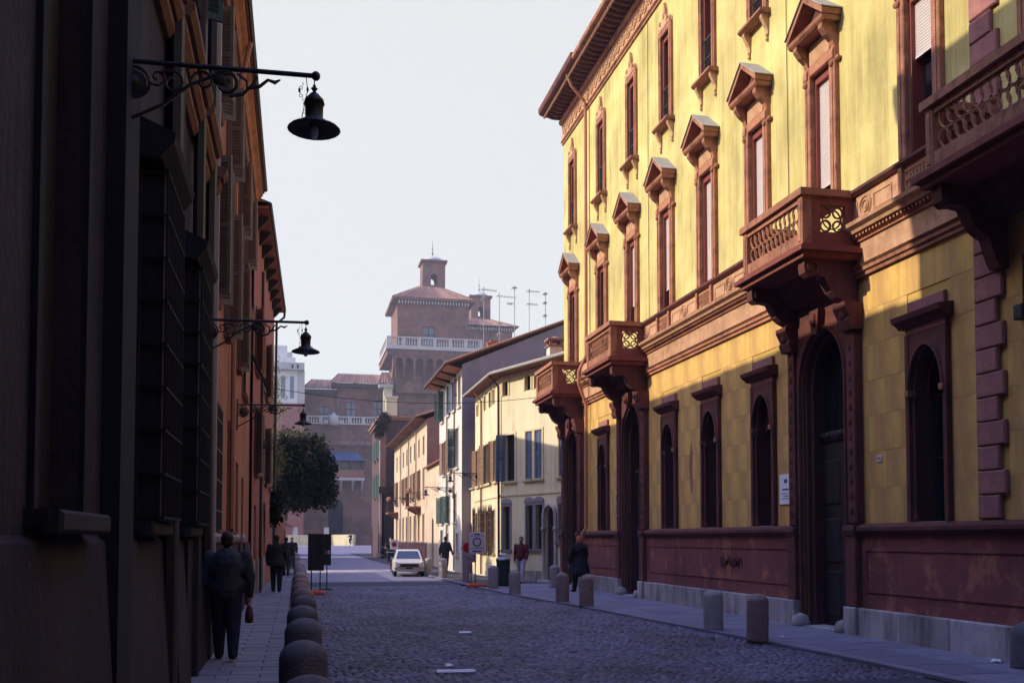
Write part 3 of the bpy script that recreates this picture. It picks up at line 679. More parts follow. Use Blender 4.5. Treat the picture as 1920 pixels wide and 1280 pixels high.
def balcony(parent, x):
    P = 1.07; hw = 1.17; z0, z1 = 6.78, 7.80
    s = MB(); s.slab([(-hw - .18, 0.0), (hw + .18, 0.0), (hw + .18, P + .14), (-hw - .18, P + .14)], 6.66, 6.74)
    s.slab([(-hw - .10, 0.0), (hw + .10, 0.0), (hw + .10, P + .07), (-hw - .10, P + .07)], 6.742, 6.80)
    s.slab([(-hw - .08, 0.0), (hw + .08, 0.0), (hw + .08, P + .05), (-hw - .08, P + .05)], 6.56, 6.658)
    root = s.build('balcony', 'terracotta_shaded', parent, (x, 0, 0))
    # front panel: frame with pierced loops between posts
    f = MB(); f.box(-hw + .16, hw - .16, P - .10, P, 6.80, 7.02); f.box(-hw + .16, hw - .16, P - .10, P, 7.56, 7.66)
    f.build('front_rail', 'terracotta', root)
    tag(loops(MB(), -hw + .20, hw - .20, 7.02, 7.56, P - .05, .020).build('fretwork', 'terracotta', root))
    for sx in (-1, 1):
        p = MB(); p.bbox(sx * (hw - .08) - .08, sx * (hw - .08) + .08, P - .16, P + .02, 6.80, 7.66, .012); p.bbox(sx * (hw - .08) - .05, sx * (hw - .08) + .05, P - .12, P + .035, 6.86, 7.60, .01)
        p.build('corner_post', 'terracotta', root)
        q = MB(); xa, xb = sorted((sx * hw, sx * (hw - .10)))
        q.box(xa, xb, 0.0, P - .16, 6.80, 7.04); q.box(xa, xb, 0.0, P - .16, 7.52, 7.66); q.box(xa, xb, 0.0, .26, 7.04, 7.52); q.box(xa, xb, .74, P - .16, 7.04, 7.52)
        q.build('side_panel', 'terracotta_shaded', root)
        quatrefoil(MB(), .26, 7.04, .48, sx * (hw - .05)).build('quatrefoil', 'terracotta_shaded', root)
    r = MB(); r.slab([(-hw - .06, -.0), (-hw - .06, P + .07), (hw + .06, P + .07), (hw + .06, 0.0), (hw - .14, 0.0), (hw - .14, P - .13), (-hw + .14, P - .13), (-hw + .14, 0.0)], 7.66, 7.78); r.build('handrail', 'terracotta', root)
    prof = [(0, 5.45), (.14, 5.45), (.20, 5.56), (.26, 5.72), (.30, 5.86), (.42, 5.92), (.52, 6.00), (.60, 6.14), (.66, 6.26), (.80, 6.28), (.94, 6.26), (1.02, 6.32), (1.04, 6.44), (1.02, 6.56), (0, 6.56)]
    for sx in (-1, 1):
        c = MB().mould(prof, -.11, .11); c.tube(spiral((0, 0, 0), .10, .02, 0, 8, 10), .02, 4) if False else None
        c.ring((.115, .88, 6.42), .09, .022, 'x', 12, 4); c.ring((-.115, .88, 6.42), .09, .022, 'x', 12, 4)
        c.box(-.125, .125, .02, .62, 6.36, 6.40)
        c.build('console', 'terracotta_dark', root, (sx * 1.02, 0, 0))
    MB().mould([(0, 6.15), (.30, 6.15), (.38, 6.35), (.50, 6.42), (.55, 6.56), (0, 6.56)], -.90, .90).build('soffit_cove', 'terracotta_dark', root)
    return root
b0 = balcony(pal, bal_x[0])
for c in bal_x[1:]: dup(b0, pal, (c, 0, 0))

# ---- eaves
MB().box(X0, X1 + .05, 0, .05, 16.50, 17.12).build('eaves_frieze', 'terracotta_pale', pal)
m = MB(); x = 20.0; k_ = 0
while x < X1 - .2:
    m.ring((x, .055, 16.80), .16, .025, n=12, m=4); m.ball((x, .05, 16.80), .06, .03, .09, 6, 4)
    m.tube(spiral((x + .24, .055, 16.80), .13, .03, 1.5, 8, 10), .02, 4)
    x += .48
tag(m.build('frieze_scrollwork', 'terracotta_pale', pal), kind='stuff')
MB().mould([(0, 16.36), (.05, 16.36), (.05, 16.42), (.10, 16.46), (.10, 16.50), (0, 16.50)], X0, X1 + .06).build('frieze_moulding', 'terracotta', pal)
MB().mould([(0, 17.12), (.10, 17.12), (.16, 17.20), (.16, 17.26), (0, 17.26)], X0, X1 + .1).build('bed_moulding', 'terracotta', pal)
MB().slab([(X0, 0), (X1 + .15, 0), (X1 + .15, .76), (X0, .76)], 17.40, 17.46).build('soffit', 'terracotta_dark', pal)
mm = MB().mould([(0, 17.26), (.45, 17.26), (.57, 17.30), (.67, 17.34), (.67, 17.40), (0, 17.40)], -.055, .055).mesh('modillion', 'terracotta_dark')
x = 20.2
while x < X1 + .1: link('modillion', mm, pal, (x, 0, 0)); x += .30
dn = MB().box(-.035, .035, .70, .75, 17.33, 17.40).mesh('dentil', 'terracotta_pale')
x = 20.2
while x < X1 + .1: link('dentil', dn, pal, (x, 0, 0)); x += .15
gt = MB().mould([(.70, 17.462), (.80, 17.462), (.87, 17.50), (.89, 17.56), (.89, 17.62), (.85, 17.62), (.70, 17.62)], X0, 31.0).build('gutter', 'terracotta', pal)
MB().mould([(.70, 17.462), (.81, 17.462), (.90, 17.52), (.92, 17.60), (.92, 17.72), (.70, 17.72)], 31.01, X1 + .2).build('gutter', 'terracotta_dark', pal)
rf = MB(); rf.add([(X0, .8, 17.63), (X1 + .2, .8, 17.63), (X1 + .2, -5, 19.6), (X0, -5, 19.6), (X1 + .2, -10.5, 17.6), (X0, -10.5, 17.6), (X1 + .2, .8, 17.47), (X1 + .2, -10.5, 17.47)], [(0, 1, 2, 3), (3, 2, 4, 5), (1, 6, 7, 4, 2)])
x = 8.0
while x < X1 + .2: rf.tube([(x, .82, 17.66), (x, -5, 19.63)], .07, 4); x += .22
rf.build('roof', 'tile_roof', pal)
dp = MB().tube([(31.98, .78, 17.42), (31.98, .62, 17.05), (31.98, .16, 16.55), (31.98, .13, 16.2), (31.98, .13, 7.9), (31.98, .40, 7.3), (31.98, .40, 6.9), (31.98, .14, 6.2), (31.98, .14, 2.1), (31.98, .28, 1.9), (31.98, .28, .05)], .055, 8)
dp.build('downpipe', 'copper_pipe', pal)
for x in (18.05, 26.15):
    MB().tube([(x, .02, 16.3), (x + .03, .02, 12), (x, .02, 7.8)], .008, 4).build('cable', 'iron_rust', pal)
pt = [(23.25 + .10 * math.cos(a) * (1 + .35 * math.sin(3 * a + 1)), 3.45 + .62 * math.sin(a) * (1 + .12 * math.sin(5 * a))) for a in np.linspace(0, 2 * math.pi, 19)[:-1]]
MB().plate(pt, -.004, .006).build('bare_plaster', 'quoin_stone', pal)
# small things fixed to the palace
po = thing('notice', 'white paper notice fixed to the yellow wall left of the tall dark portal', 'notice', (9.6 - .012, 18.35, 2.40), R(90))
MB().box(-.22, .22, 0, .02, 0, .60).build('sheet', 'paper', po)
m = MB(); m.box(-.16, .10, .02, .023, .28, .31); m.box(-.12, .14, .02, .023, .20, .215); m.box(-.16, .05, .02, .023, .15, .165); m.box(-.16, .12, .02, .023, .10, .115); m.box(-.10, .02, .02, .023, .42, .50)
m.build('print', 'sign_ink', po)
po = thing('wall_sign', 'narrow vertical white lettered sign beside the farther portal', 'sign', (9.6 - .012, 29.0, 2.30), R(90))
MB().box(-.13, .13, 0, .03, 0, .75).build('plate', 'iron', po)
m = MB()
for i in range(4):
    z = .05 + .18 * i
    m.box(-.08, .08, .03, .034, z, z + .025); m.box(-.08, .08, .03, .034, z + .10, z + .125); m.box(-.08 if i % 2 else .05, -.05 if i % 2 else .08, .03, .034, z + .025, z + .10)
m.build('lettering', 'paper', po)
po = thing('wall_box', 'small dark metal box on the yellow wall beside the stone quoins', 'box', (9.6, 11.55, 4.66), R(90))
MB().bbox(-.09, .09, 0, .14, 0, .20, .015).build('case', 'iron', po); MB().tube([(0, .04, .2), (0, .03, .9)], .012, 5).build('conduit', 'iron', po)
po = thing('house_number', 'small pale enamel number plate right of the near portal', 'plate', (9.6, 15.05, 3.0), R(90))
MB().bbox(-.07, .07, 0, .02, 0, .11, .006).build('plate', 'blind_lilac', po); m = MB(); m.box(-.03, -.015, .02, .022, .03, .085); m.box(.01, .04, .02, .022, .03, .085); m.build('numeral', 'sign_ink', po)
m = MB(); x0 = 0
pts = [(20.2 + .08 * math.sin(i * 1.9) + i * .035, .09, 1.18 + .12 * math.sin(i * 2.3) + .03 * math.sin(i * .7)) for i in range(34)]
m.tube(pts, .010, 4); o = m.build('graffiti', 'cloth_black', pal)
m = MB(); 

# ================================================================== MIDDLE DISTANCE HOUSES ON THE RIGHT
def at(o, rot, s, y, z):
    return (o[0] + math.cos(rot) * s - math.sin(rot) * y, o[1] + math.sin(rot) * s + math.cos(rot) * y, z)
LEAF = {}
def leaf_mesh(w, h, mat, t=.035, panel=False):
    key = (round(w, 2), round(h, 2), mat, panel)
    if key in LEAF: return LEAF[key]
    m = MB(); st = min(.06, w * .2)
    m.box(0, st, 0, t, 0, h); m.box(w - st, w, 0, t, 0, h); m.box(st, w - st, 0, t, 0, .09); m.box(st, w - st, 0, t, h - .07, h); m.box(st, w - st, 0, t, h * .5 - .04, h * .5 + .04)
    z = .10; n = max(6, int(h / .065)); p = (h - .18) / n
    for i in range(n):
        zz = .09 + p * (i + .5)
        if abs(zz - h * .5) < .05: continue
        m.add([(st, .002, zz + p * .42), (w - st, .002, zz + p * .42), (w - st, t - .002, zz - p * .42), (st, t - .002, zz - p * .42), (st, .006, zz + p * .42 + .008), (w - st, .006, zz + p * .42 + .008), (w - st, t, zz - p * .42 + .008), (st, t, zz - p * .42 + .008)],
              [(0, 1, 2, 3), (4, 7, 6, 5), (0, 4, 5, 1), (2, 6, 7, 3)])
    LEAF[key] = m.mesh('shutter', mat); return LEAF[key]
WM = {}
def house_window(parent, loc, rot, w, h, frame='white_stone', shut=None, mat='shutter_green', depth=.16, glass='glass_dark', ang=8, sill=True):
    """window part whose origin is the middle of its sill; shut: None, 'closed', 'open', 'left', 'right'"""
    key = (round(w, 2), round(h, 2), frame, glass, sill)
    if key not in WM:
        m = MB(); f = .09
        m.box(-w / 2 - f, -w / 2, 0, .035, 0, h + f); m.box(w / 2, w / 2 + f, 0, .035, 0, h + f); m.box(-w / 2, w / 2, 0, .035, h, h + f)
        p = MB(); p.box(-w / 2, w / 2, -depth, -depth + .015, 0, h)
        b = MB(); b.box(-.025, .025, -depth + .015, -depth + .04, 0, h); b.box(-w / 2, w / 2, -depth + .015, -depth + .038, h * .66, h * .66 + .035)
        b.box(-w / 2, -w / 2 + .05, -depth + .015, -depth + .04, 0, h); b.box(w / 2 - .05, w / 2, -depth + .015, -depth + .04, 0, h)
        s = MB().mould([(0, -.09), (.10, -.09), (.12, -.03), (.12, 0), (0, .0)], -w / 2 - .14, w / 2 + .14)
        WM[key] = (m.mesh('window', frame), p.mesh('pane', glass), b.mesh('glazing_bar', 'wood_dark'), s.mesh('sill', frame))
    M = WM[key]
    root = link('window', M[0], parent, loc, rot)
    if shut != 'closed': link('pane', M[1], root); link('glazing_bar', M[2], root)
    if sill: link('sill', M[3], root)
    lw = w / 2
    L_ = leaf_mesh(lw - .005, h, mat)
    if shut == 'closed':
        link('shutter', L_, root, (-lw, -.05, 0)); link('shutter', L_, root, (.0025, -.05, 0))
    elif shut:
        if shut in ('open', 'left'): link('shutter', L_, root, (-lw - .012, .04, 0), math.pi - R(ang))
        if shut in ('open', 'right'):
            o = link('shutter', L_, root, (lw + .012, .04, 0), R(ang))
    return root
def tile_roof(name, parent, quads, loc=(0, 0, 0), rot=0, mat='tile_roof', pitch=.24, r=.055):
    """tiled slopes: each quad = (eave a, eave b, ridge b, ridge a); rows of tiles are real ribs"""
    m = MB()
    for (a, b, c, d) in quads:
        a, b, c, d = map(Vector, (a, b, c, d)); m.add([a, b, c, d], [(0, 1, 2, 3)])
        n = max(2, int((b - a).length / pitch))
        for i in range(n + 1):
            t = i / n; p, q = a.lerp(b, t), d.lerp(c, t); up = Vector((0, 0, r * .3))
            m.tube([p + up, q + up], r, 5)
    return m.build(name, mat, parent, loc, rot)
def pipe(parent, pts, mat='copper_pipe', r=.05): return MB().tube(pts, r, 6).build('downpipe', mat, parent)

# ---- cream house at the bend
Rr = (10.1, 35.8); Cc = (8.35, 40.8); ra = R(90 + 19.29); LR = 5.3; rb = R(90)
h2 = thing('cream_house', 'cream house with blue shutters and grey tiled eaves standing at an angle behind the palace', 'house')
def w2(mb_ops, org, rot, x0, x1, z1, name='wall', mat='house_cream', dep=.17, z0=0.0):
    o = wall(MB(), x0, x1, z0, z1, mb_ops, dep).build(name, mat, h2, (org[0], org[1], 0), rot); return o
right_ops = [(4.70, 5.14, 7.66, 8.25), (2.95, 3.40, 7.68, 8.27), (2.26, 2.69, 7.68, 8.27), (4.17, 4.93, 4.08, 6.0), (2.84, 3.34, 4.08, 6.02), (2.14, 2.66, 4.08, 6.02), (.50, .96, 4.08, 6.0),
             (4.55, 5.10, 1.25, 3.05), (2.80, 3.30, 1.3, 3.05), (2.10, 2.58, 1.3, 3.05), (.42, .98, 1.6, 3.05), (1.22, 1.92, 0.0, 2.95, .38)]
w2(right_ops, Rr, ra, -1.2, LR, 8.5)
for (a, b, z0, z1) in [o[:4] for o in right_ops[:3]]: house_window(h2, at(Rr, ra, (a + b) / 2, 0, z0), ra, b - a, z1 - z0, 'house_ochre', None, sill=False)
house_window(h2, at(Rr, ra, 4.55, 0, 4.08), ra, .76, 1.92, 'house_ochre', 'right', 'shutter_blue', ang=75)
for (a, b) in ((2.84, 3.34), (2.14, 2.66), (.50, .96)): house_window(h2, at(Rr, ra, (a + b) / 2, 0, 4.08), ra, b - a, 1.93, 'house_ochre', 'closed', 'shutter_blue')
for (a, b, z0) in ((4.55, 5.10, 1.25), (2.80, 3.30, 1.3), (2.10, 2.58, 1.3), (.42, .98, 1.6)):
    o = house_window(h2, at(Rr, ra, (a + b) / 2, 0, z0), ra, b - a, 3.05 - z0, 'gable_grey', None)
    MB().plate(arch_pts(0, (b - a) / 2 + .12, 3.16 - z0, .22, 8), 0, .06).build('pediment', 'gable_grey', o)
    gr = MB()
    for i in range(6): gr.tube([(-(b - a) / 2 + (b - a) * (i + .5) / 6, .03, .02), (-(b - a) / 2 + (b - a) * (i + .5) / 6, .03, 3.03 - z0)], .008, 4)
    gr.build('grille', 'iron', o)
d = MB(); ar = arch_pts(0, .42, 2.57, .46, 12)
d.tube([(-.42, .05, 0)] + [(p[0], .05, p[1]) for p in ar[::-1]] + [(.42, .05, 0)], .075, 6); d.lathe([(.1, 2.02), (.12, 2.06), (.12, 2.14), (.08, 2.18)], (-.42, .05, 0), 8); d.lathe([(.1, 2.02), (.12, 2.06), (.12, 2.14), (.08, 2.18)], (.42, .05, 0), 8)
do = d.build('doorway', 'white_stone', h2, at(Rr, ra, 1.57, 0, 0), ra)
MB().box(-.34, .34, -.15, -.12, .03, 2.2).build('door_leaf', 'wood_dark', do); MB().box(-.34, .34, -.16, -.13, 2.22, 2.93).build('fanlight', 'glass_dark', do); MB().box(-.5, .5, -.1, .28, 0, .12).build('step', 'white_stone', do)
MB().box(-1.2, LR, 0, .04, 3.47, 3.55).build('string_course', 'house_ochre', h2, (Rr[0], Rr[1], 0), ra)
for (a, b) in rng_split(-1.2, LR + .04, [(1.03, 2.1)]): MB().box(a, b, 0, .05, 0, .45).build('base_stone', 'white_stone', h2, (Rr[0], Rr[1], 0), ra)
left_ops = [(5.35, 5.7, 7.52, 8.05), (3.45, 3.8, 7.56, 8.2), (2.15, 2.6, 7.55, 8.2), (1.4, 1.75, 7.58, 8.2), (4.9, 5.65, 4.17, 5.88), (3.6, 4.25, 4.17, 5.88), (2.2, 3.3, 4.17, 5.95), (.8, 1.35, 4.17, 5.95),
            (5.4, 5.9, 1.3, 2.9), (3.7, 4.5, 1.1, 2.93), (2.5, 3.3, 1.1, 2.93), (1.3, 2.0, 1.1, 2.93)]
w2(left_ops, Cc, rb, 0, 6.2, 8.5)
for i, (a, b, z0, z1) in enumerate(left_ops):
    sh = None if i < 4 else 'open' if i < 8 else None
    o = house_window(h2, at(Cc, rb, (a + b) / 2, 0, z0), rb, b - a, z1 - z0, 'house_ochre', sh, 'shutter_brown', sill=i > 3, ang=20)
    if i >= 8:
        gr = MB(); n = 5; ww = b - a
        for k in range(n + 1):
            x = -ww / 2 - .06 + (ww + .12) * k / n; gr.tube([(x, .16, -.1), (x, .16, z1 - z0 + .1), (x, .16, z1 - z0 + .30)], [.018, .018, .004], 4)
        for z in np.arange(0, z1 - z0, .35): gr.box(-ww / 2 - .08, ww / 2 + .08, .15, .17, z, z + .03)
        for x in (-ww / 2 - .06, ww / 2 + .06): gr.tube([(x, .16, 0), (x, 0, 0)], .015, 4); gr.tube([(x, .16, z1 - z0), (x, 0, z1 - z0)], .015, 4)
        gr.build('grille', 'iron_rust', o)
MB().box(0, 6.2, 0, .04, 3.47, 3.55).build('string_course', 'house_ochre', h2, (Cc[0], Cc[1], 0), rb)
# annex with a sloping top
an_ops = [(7.0, 7.7, .02, 2.5, .35)]
o = wall(MB(), 6.2, 7.8, 0, 4.1, an_ops, .17).build('annex_wall', 'house_cream', h2, (Cc[0], Cc[1], 0), rb)
MB().box(7.0, 7.7, -.17, -.15, .02, 2.5).build('annex_door', 'wood_red', h2, (Cc[0], Cc[1], 0), rb)
m = MB(); m.add([(6.2, .1, 4.1), (7.6, .1, 4.1), (7.6, -3, 4.9), (6.2, -3, 4.9)], [(0, 1, 2, 3)]); m.box(6.2, 7.8, -.2, .1, 4.1, 4.18); m.build('annex_coping', 'lead', h2, (Cc[0], Cc[1], 0), rb)
# body, roof, eaves, chimneys
bodyp = [at(Rr, ra, -1.2, -.18, 0)[:2], at(Rr, ra, LR - .1, -.18, 0)[:2], (Cc[0] + .18, Cc[1] + .05), (Cc[0] + .18, 47.0), (17, 47.0), (17, 36.5)]
MB().slab(bodyp, 0, 8.45).build('rear_mass', 'house_cream', h2)
ov = .52
e = [at(Rr, ra, -1.2, ov, 8.62), at(Rr, ra, LR + .36, ov, 8.62), (Cc[0] - ov, 47.4, 8.62)]
e[1] = (Cc[0] - ov, Cc[1] - .22, 8.62)
ridge = [(14.0, 39.0, 10.0), (12.5, 44.5, 10.0), (12.5, 47.4, 10.0)]
tile_roof('roof', h2, [(e[0], e[1], ridge[1], ridge[0]), (e[1], e[2], ridge[2], ridge[1])])
sf = MB(); ins = [at(Rr, ra, -1.2, 0, 8.5), at(Rr, ra, LR, 0, 8.5), (Cc[0], 47.0, 8.5)]
for i in range(2): sf.add([ins[i], ins[i + 1], tuple(e[i + 1][:2]) + (8.56,), tuple(e[i][:2]) + (8.56,)], [(0, 1, 2, 3)])
sf.build('soffit', 'brown_moulding', h2)
fa = MB().tube([tuple(p[:2]) + (8.60,) for p in e], .065, 6); fa.build('gutter', 'lead', h2)
pipe(h2, [at(Rr, ra, LR + .2, ov - .05, 8.55), at(Rr, ra, LR + .05, .1, 8.1), at(Rr, ra, LR + .02, .09, .1)], 'iron_rust')
pipe(h2, [(Cc[0] - .4, 45.1, 8.5), (Cc[0] - .08, 45.0, 8.05), (Cc[0] - .08, 45.0, .1)], 'shutter_brown', .045)
c = at(Rr, ra, 3.65, -1.6, 8.9)
ch = MB(); ch.box(-.27, .27, -.27, .27, -.2, .75); co = ch.build('chimney', 'house_white', h2, c)
m = MB(); m.box(-.34, .34, -.34, .34, .752, .80)
for sx in (-1, 1):
    for sy in (-1, 1): m.box(sx * .22 - .05, sx * .22 + .05, sy * .22 - .05, sy * .22 + .05, .80, 1.0)
m.box(-.36, .36, -.36, .36, 1.0, 1.08); m.lathe([(.36, 1.082), (.0, 1.22)], (0, 0, 0), 8); m.build('chimney_cap', 'brick_brown', co)
c = at(Rr, ra, 1.25, -1.2, 8.8)
ch = MB(); ch.box(-.16, .16, -.16, .16, -.2, .72); co = ch.build('chimney', 'brick_red', h2, c); m = MB(); m.box(-.2, .2, -.2, .2, .722, .80); m.tube([(0, -.2, .86), (0, .2, .86)], .13, 6); m.build('chimney_cap', 'brick_red', co)
MB().slab([(0, 0), (1.3, 0), (1.3, .5), (0, .5)], 0, .05).build('skylight', 'lead', h2, at(Rr, ra, 3.0, -2.2, 9.55))

# ---- white house with the tall blind gable
h3 = thing('white_house', 'tall white house with a blank grey side gable and terracotta painted eaves', 'house', (7.9, 48.2, 0), rb)
ops = [(.35, 1.05, 8.3, 9.85), (2.0, 2.8, 8.3, 9.85), (4.0, 4.8, 8.3, 9.85), (6.2, 7.0, 8.2, 9.85), (1.0, 1.8, 5.3, 7.3), (3.3, 4.1, 5.2, 7.0), (5.6, 6.4, 5.2, 7.0), (4.1, 5.0, 2.55, 4.0), (6.3, 7.1, 2.55, 4.0), (1.6, 2.3, 2.55, 4.0),
       (6.3, 7.2, .05, 2.2), (4.3, 5.0, .9, 2.0), (1.0, 1.7, .9, 2.0)]
wall(MB(), 0, 7.9, 0, 10.1, ops, .17).build('wall', 'house_white', h3)
for i, (a, b, z0, z1) in enumerate(ops):
    sh, mt, an = [(None, '', 8), ('open', 'shutter_blue', 15), ('open', 'shutter_blue', 12), ('open', 'shutter_green', 60), ('right', 'shutter_green', 80), ('open', 'shutter_brown', 12), ('open', 'shutter_brown', 12), ('open', 'shutter_green', 30), ('open', 'shutter_green', 25), (None, '', 8), (None, '', 8), (None, '', 8), (None, '', 8)][i]
    house_window(h3, ((a + b) / 2, 0, z0), 0, b - a, z1 - z0, 'house_white', sh, mt or 'shutter_green', ang=an, sill=i != 10)
for gx in (0, 7.9): MB().add([(gx, .0, 0), (gx, -9, 0), (gx, -9, 12.05), (gx, -6.2, 12.95), (gx, 0, 10.3)], [(0, 1, 2, 3, 4)]).build('gable_wall', 'gable_grey', h3)
MB().box(.05, 7.85, -9, -.19, 0, 10.2).build('rear_mass', 'gable_grey', h3)
tile_roof('roof', h3, [((-.12, .85, 10.32), (8.0, .85, 10.32), (8.0, -6.2, 13.08), (-.12, -6.2, 13.08)), ((8.0, -10, 11.9), (-.12, -10, 11.9), (-.12, -6.2, 13.08), (8.0, -6.2, 13.08))])
MB().add([(0, 0, 10.1), (7.95, 0, 10.1), (7.95, .80, 10.26), (0, .80, 10.26)], [(0, 1, 2, 3)]).build('soffit', 'soffit_orange', h3)
for s in (1.9, 3.9, 5.9): MB().mould([(0, 9.96), (.1, 9.98), (.8, 10.19), (.8, 10.25), (0, 10.095)], s - .04, s + .04).build('eaves_bracket', 'iron', h3)
MB().tube([(-.1, .86, 10.25), (8.0, .86, 10.25)], .07, 6).build('gutter', 'iron_rust', h3)
pipe(h3, [(4.6, .8, 10.2), (4.6, .08, 9.9), (4.6, .08, .1)], 'lead', .05); pipe(h3, [(1.9, .09, 8.2), (1.9, .09, .1)], 'iron_rust', .04)
for (s, y_, hh) in ((2.4, -1.9, .55), (3.6, -2.3, .75)):
    c = MB(); c.box(-.18, .18, -.18, .18, -.3, hh); co = c.build('chimney', 'brick_red', h3, (s, y_, 10.4 + .39 * (-y_) * 1.0 + .15)); MB().box(-.22, .22, -.22, .22, hh + .002, hh + .07).build('chimney_cap', 'brick_red', co)
# low house beside it
h4 = thing('low_house', 'low beige house with an arched door squeezed beside the tall white house', 'house', (8.2, 56.12, 0), rb)
wall(MB(), 0, 7.8, 0, 6.2, [(4.5, 5.4, 0, 3.0, .45), (1.8, 2.5, 2.6, 3.9)], .17).build('wall', 'house_beige', h4)
house_window(h4, (2.15, 0, 2.6), 0, .7, 1.3, 'house_beige', None); MB().box(4.5, 5.4, -.17, -.14, 0, 3.0).build('door', 'wood_dark', h4)
MB().box(0, 7.8, -6, -.19, 0, 6.15).build('rear_mass', 'house_beige', h4); tile_roof('roof', h4, [((0, .25, 6.22), (7.8, .25, 6.22), (7.8, -6, 7.4), (0, -6, 7.4))])
# long beige house
h5 = thing('beige_house', 'long beige house with brown shutters, two small balconies and a red plinth', 'house', (8.2, 64.0, 0), rb)
sx = [1.6 + 2.55 * i for i in range(8)]
ops = []
for s in sx: ops += [(s - .32, s + .32, 7.3, 8.5), (s - .42, s + .42, 4.5, 6.4), (s - .38, s + .38, 1.55, 3.35)]
wall(MB(), 0, 22, 0, 9.5, ops, .17).build('wall', 'house_beige', h5)
for i, s in enumerate(sx):
    house_window(h5, (s, 0, 7.3), 0, .64, 1.2, 'house_beige', 'closed' if i in (1, 4) else None, 'shutter_brown', sill=False)
    house_window(h5, (s, 0, 4.5), 0, .84, 1.9, 'house_beige', 'open' if i % 3 else 'closed', 'shutter_brown', ang=15)
    house_window(h5, (s, 0, 1.55), 0, .76, 1.8, 'house_beige', None)
MB().box(0, 22, 0, .06, 0, 1.42).build('plinth', 'quoin_stone', h5); MB().box(0, 22, 0, .08, 1.42, 1.5).build('ledge', 'house_beige', h5)
MB().box(-.02, 22, -8, -.19, 0, 9.4).build('rear_mass', 'brick_brown', h5)
m = MB(); m.add([(-.03, 0, 0), (-.03, -8, 0), (-.03, -8, 9.4), (-.03, -4.4, 11.1), (-.03, 0, 9.5)], [(0, 1, 2, 3, 4)]); m.build('gable_wall', 'brick_brown', h5)
tile_roof('roof', h5, [((-.1, .7, 9.62), (22.3, .7, 9.62), (22.3, -4.4, 11.3), (-.1, -4.4, 11.3)), ((22.3, -8.5, 9.8), (-.1, -8.5, 9.8), (-.1, -4.4, 11.3), (22.3, -4.4, 11.3))])
MB().add([(0, 0, 9.48), (22.2, 0, 9.48), (22.2, .66, 9.56), (0, .66, 9.56)], [(0, 1, 2, 3)]).build('soffit', 'brown_moulding', h5); MB().tube([(-.1, .72, 9.58), (22.3, .72, 9.58)], .07, 6).build('gutter', 'iron_rust', h5)
for s in (5.5, 10.3, 16): pipe(h5, [(s, .6, 9.5), (s, .08, 9.2), (s, .08, .1)], 'lead', .05)
for s in (4.15, 19.45):
    b = MB(); b.slab([(-1.1, 0), (1.1, 0), (1.1, .85), (-1.1, .85)], 3.78, 3.92); b.mould([(0, 3.4), (.2, 3.42), (.7, 3.70), (.7, 3.78), (0, 3.78)], -.8, -.65); b.mould([(0, 3.4), (.2, 3.42), (.7, 3.70), (.7, 3.78), (0, 3.78)], .65, .8)
    bo = b.build('balcony', 'quoin_stone', h5, (s, 0, 0)); r = MB()
    for x in np.linspace(-1.05, 1.05, 15): r.tube([(x, .8, 3.92), (x, .8, 4.84)], .012, 4)
    for x in (-1.05, 1.05):
        for y_ in (.2, .5): r.tube([(x, y_, 3.92), (x, y_, 4.84)], .012, 4)
    r.box(-1.07, 1.07, .78, .82, 4.84, 4.88); r.box(-1.07, -1.03, 0, .78, 4.84, 4.88); r.box(1.03, 1.07, 0, .78, 4.84, 4.88); r.build('railing', 'iron_rust', bo)
    for x in (-.6, .1, .55): MB().lathe([(.0, 4.86), (.10, 4.88), (.16, 5.05), (.10, 5.18), (0, 5.2)], (x, .72, 0), 7).build('flower_pot', 'quoin_stone', bo)
c = MB(); c.box(-.35, .35, -.3, .3, -.3, .9); co = c.build('chimney', 'brick_brown', h5, (8, -2.2, 10.5)); MB().box(-.42, .42, -.37, .37, .902, 1.0).build('chimney_cap', 'brick_brown', co)
# brick house at the end of the street, its colour darkened for shade
h6 = thing('brick_house', 'tall brick house coloured dark for shade, with a stone cornice closing the right side of the street', 'house', (7.3, 88, 0), rb)
ops = [(1.2, 2.2, 5.5, 7.6), (4.2, 5.2, 5.5, 7.6), (7.2, 8.2, 5.5, 7.6), (1.2, 2.2, 9, 10.8), (4.2, 5.2, 9, 10.8), (7.2, 8.2, 9, 10.8), (2.6, 3.8, 0, 3.4, .6)]
wall(MB(), 0, 12, 0, 12.4, ops, .2).build('wall', 'brick_shaded', h6)
for (a, b, z0, z1) in [o[:4] for o in ops[:6]]: house_window(h6, ((a + b) / 2, 0, z0), 0, b - a, z1 - z0, 'quoin_stone', 'open', 'shutter_green', ang=20)
MB().box(2.6, 3.8, -.2, -.17, 0, 3.4).build('door', 'wood_dark', h6)
MB().box(0, 12, -9, -.22, 0, 12.4).build('rear_mass', 'brick_shaded', h6)
m = MB(); m.box(-.3, 12.3, -9, .35, 12.4, 12.6); m.box(-.15, 12.15, -9, .2, 12.2, 12.398); m.box(-.1, .25, -.35, .12, 6.0, 12.19); m.build('cornice', 'brick_brown', h6)
for i, x in enumerate((.25, .9, 1.6)): MB().box(-.06, .08, -x - .4, -x, 1.0, 5.6).build('shop_panel', 'wood_dark', h6)
MB().box(-.35, -.02, -1.6, .3, 5.7, 6.3).build('shop_cornice', 'wood_dark', h6)
MB().tube([(-.1, .18, 12.1), (-.1, .18, .1)], .07, 6).build('downpipe', 'white_stone', h6)
c = MB(); c.box(-.35, .35, -.5, .5, 0, 1.7); co = c.build('chimney', 'house_cream', h6, (1.2, -.9, 12.6)); MB().box(-.42, .42, -.58, .58, 1.702, 1.85).build('chimney_cap', 'house_white', co)

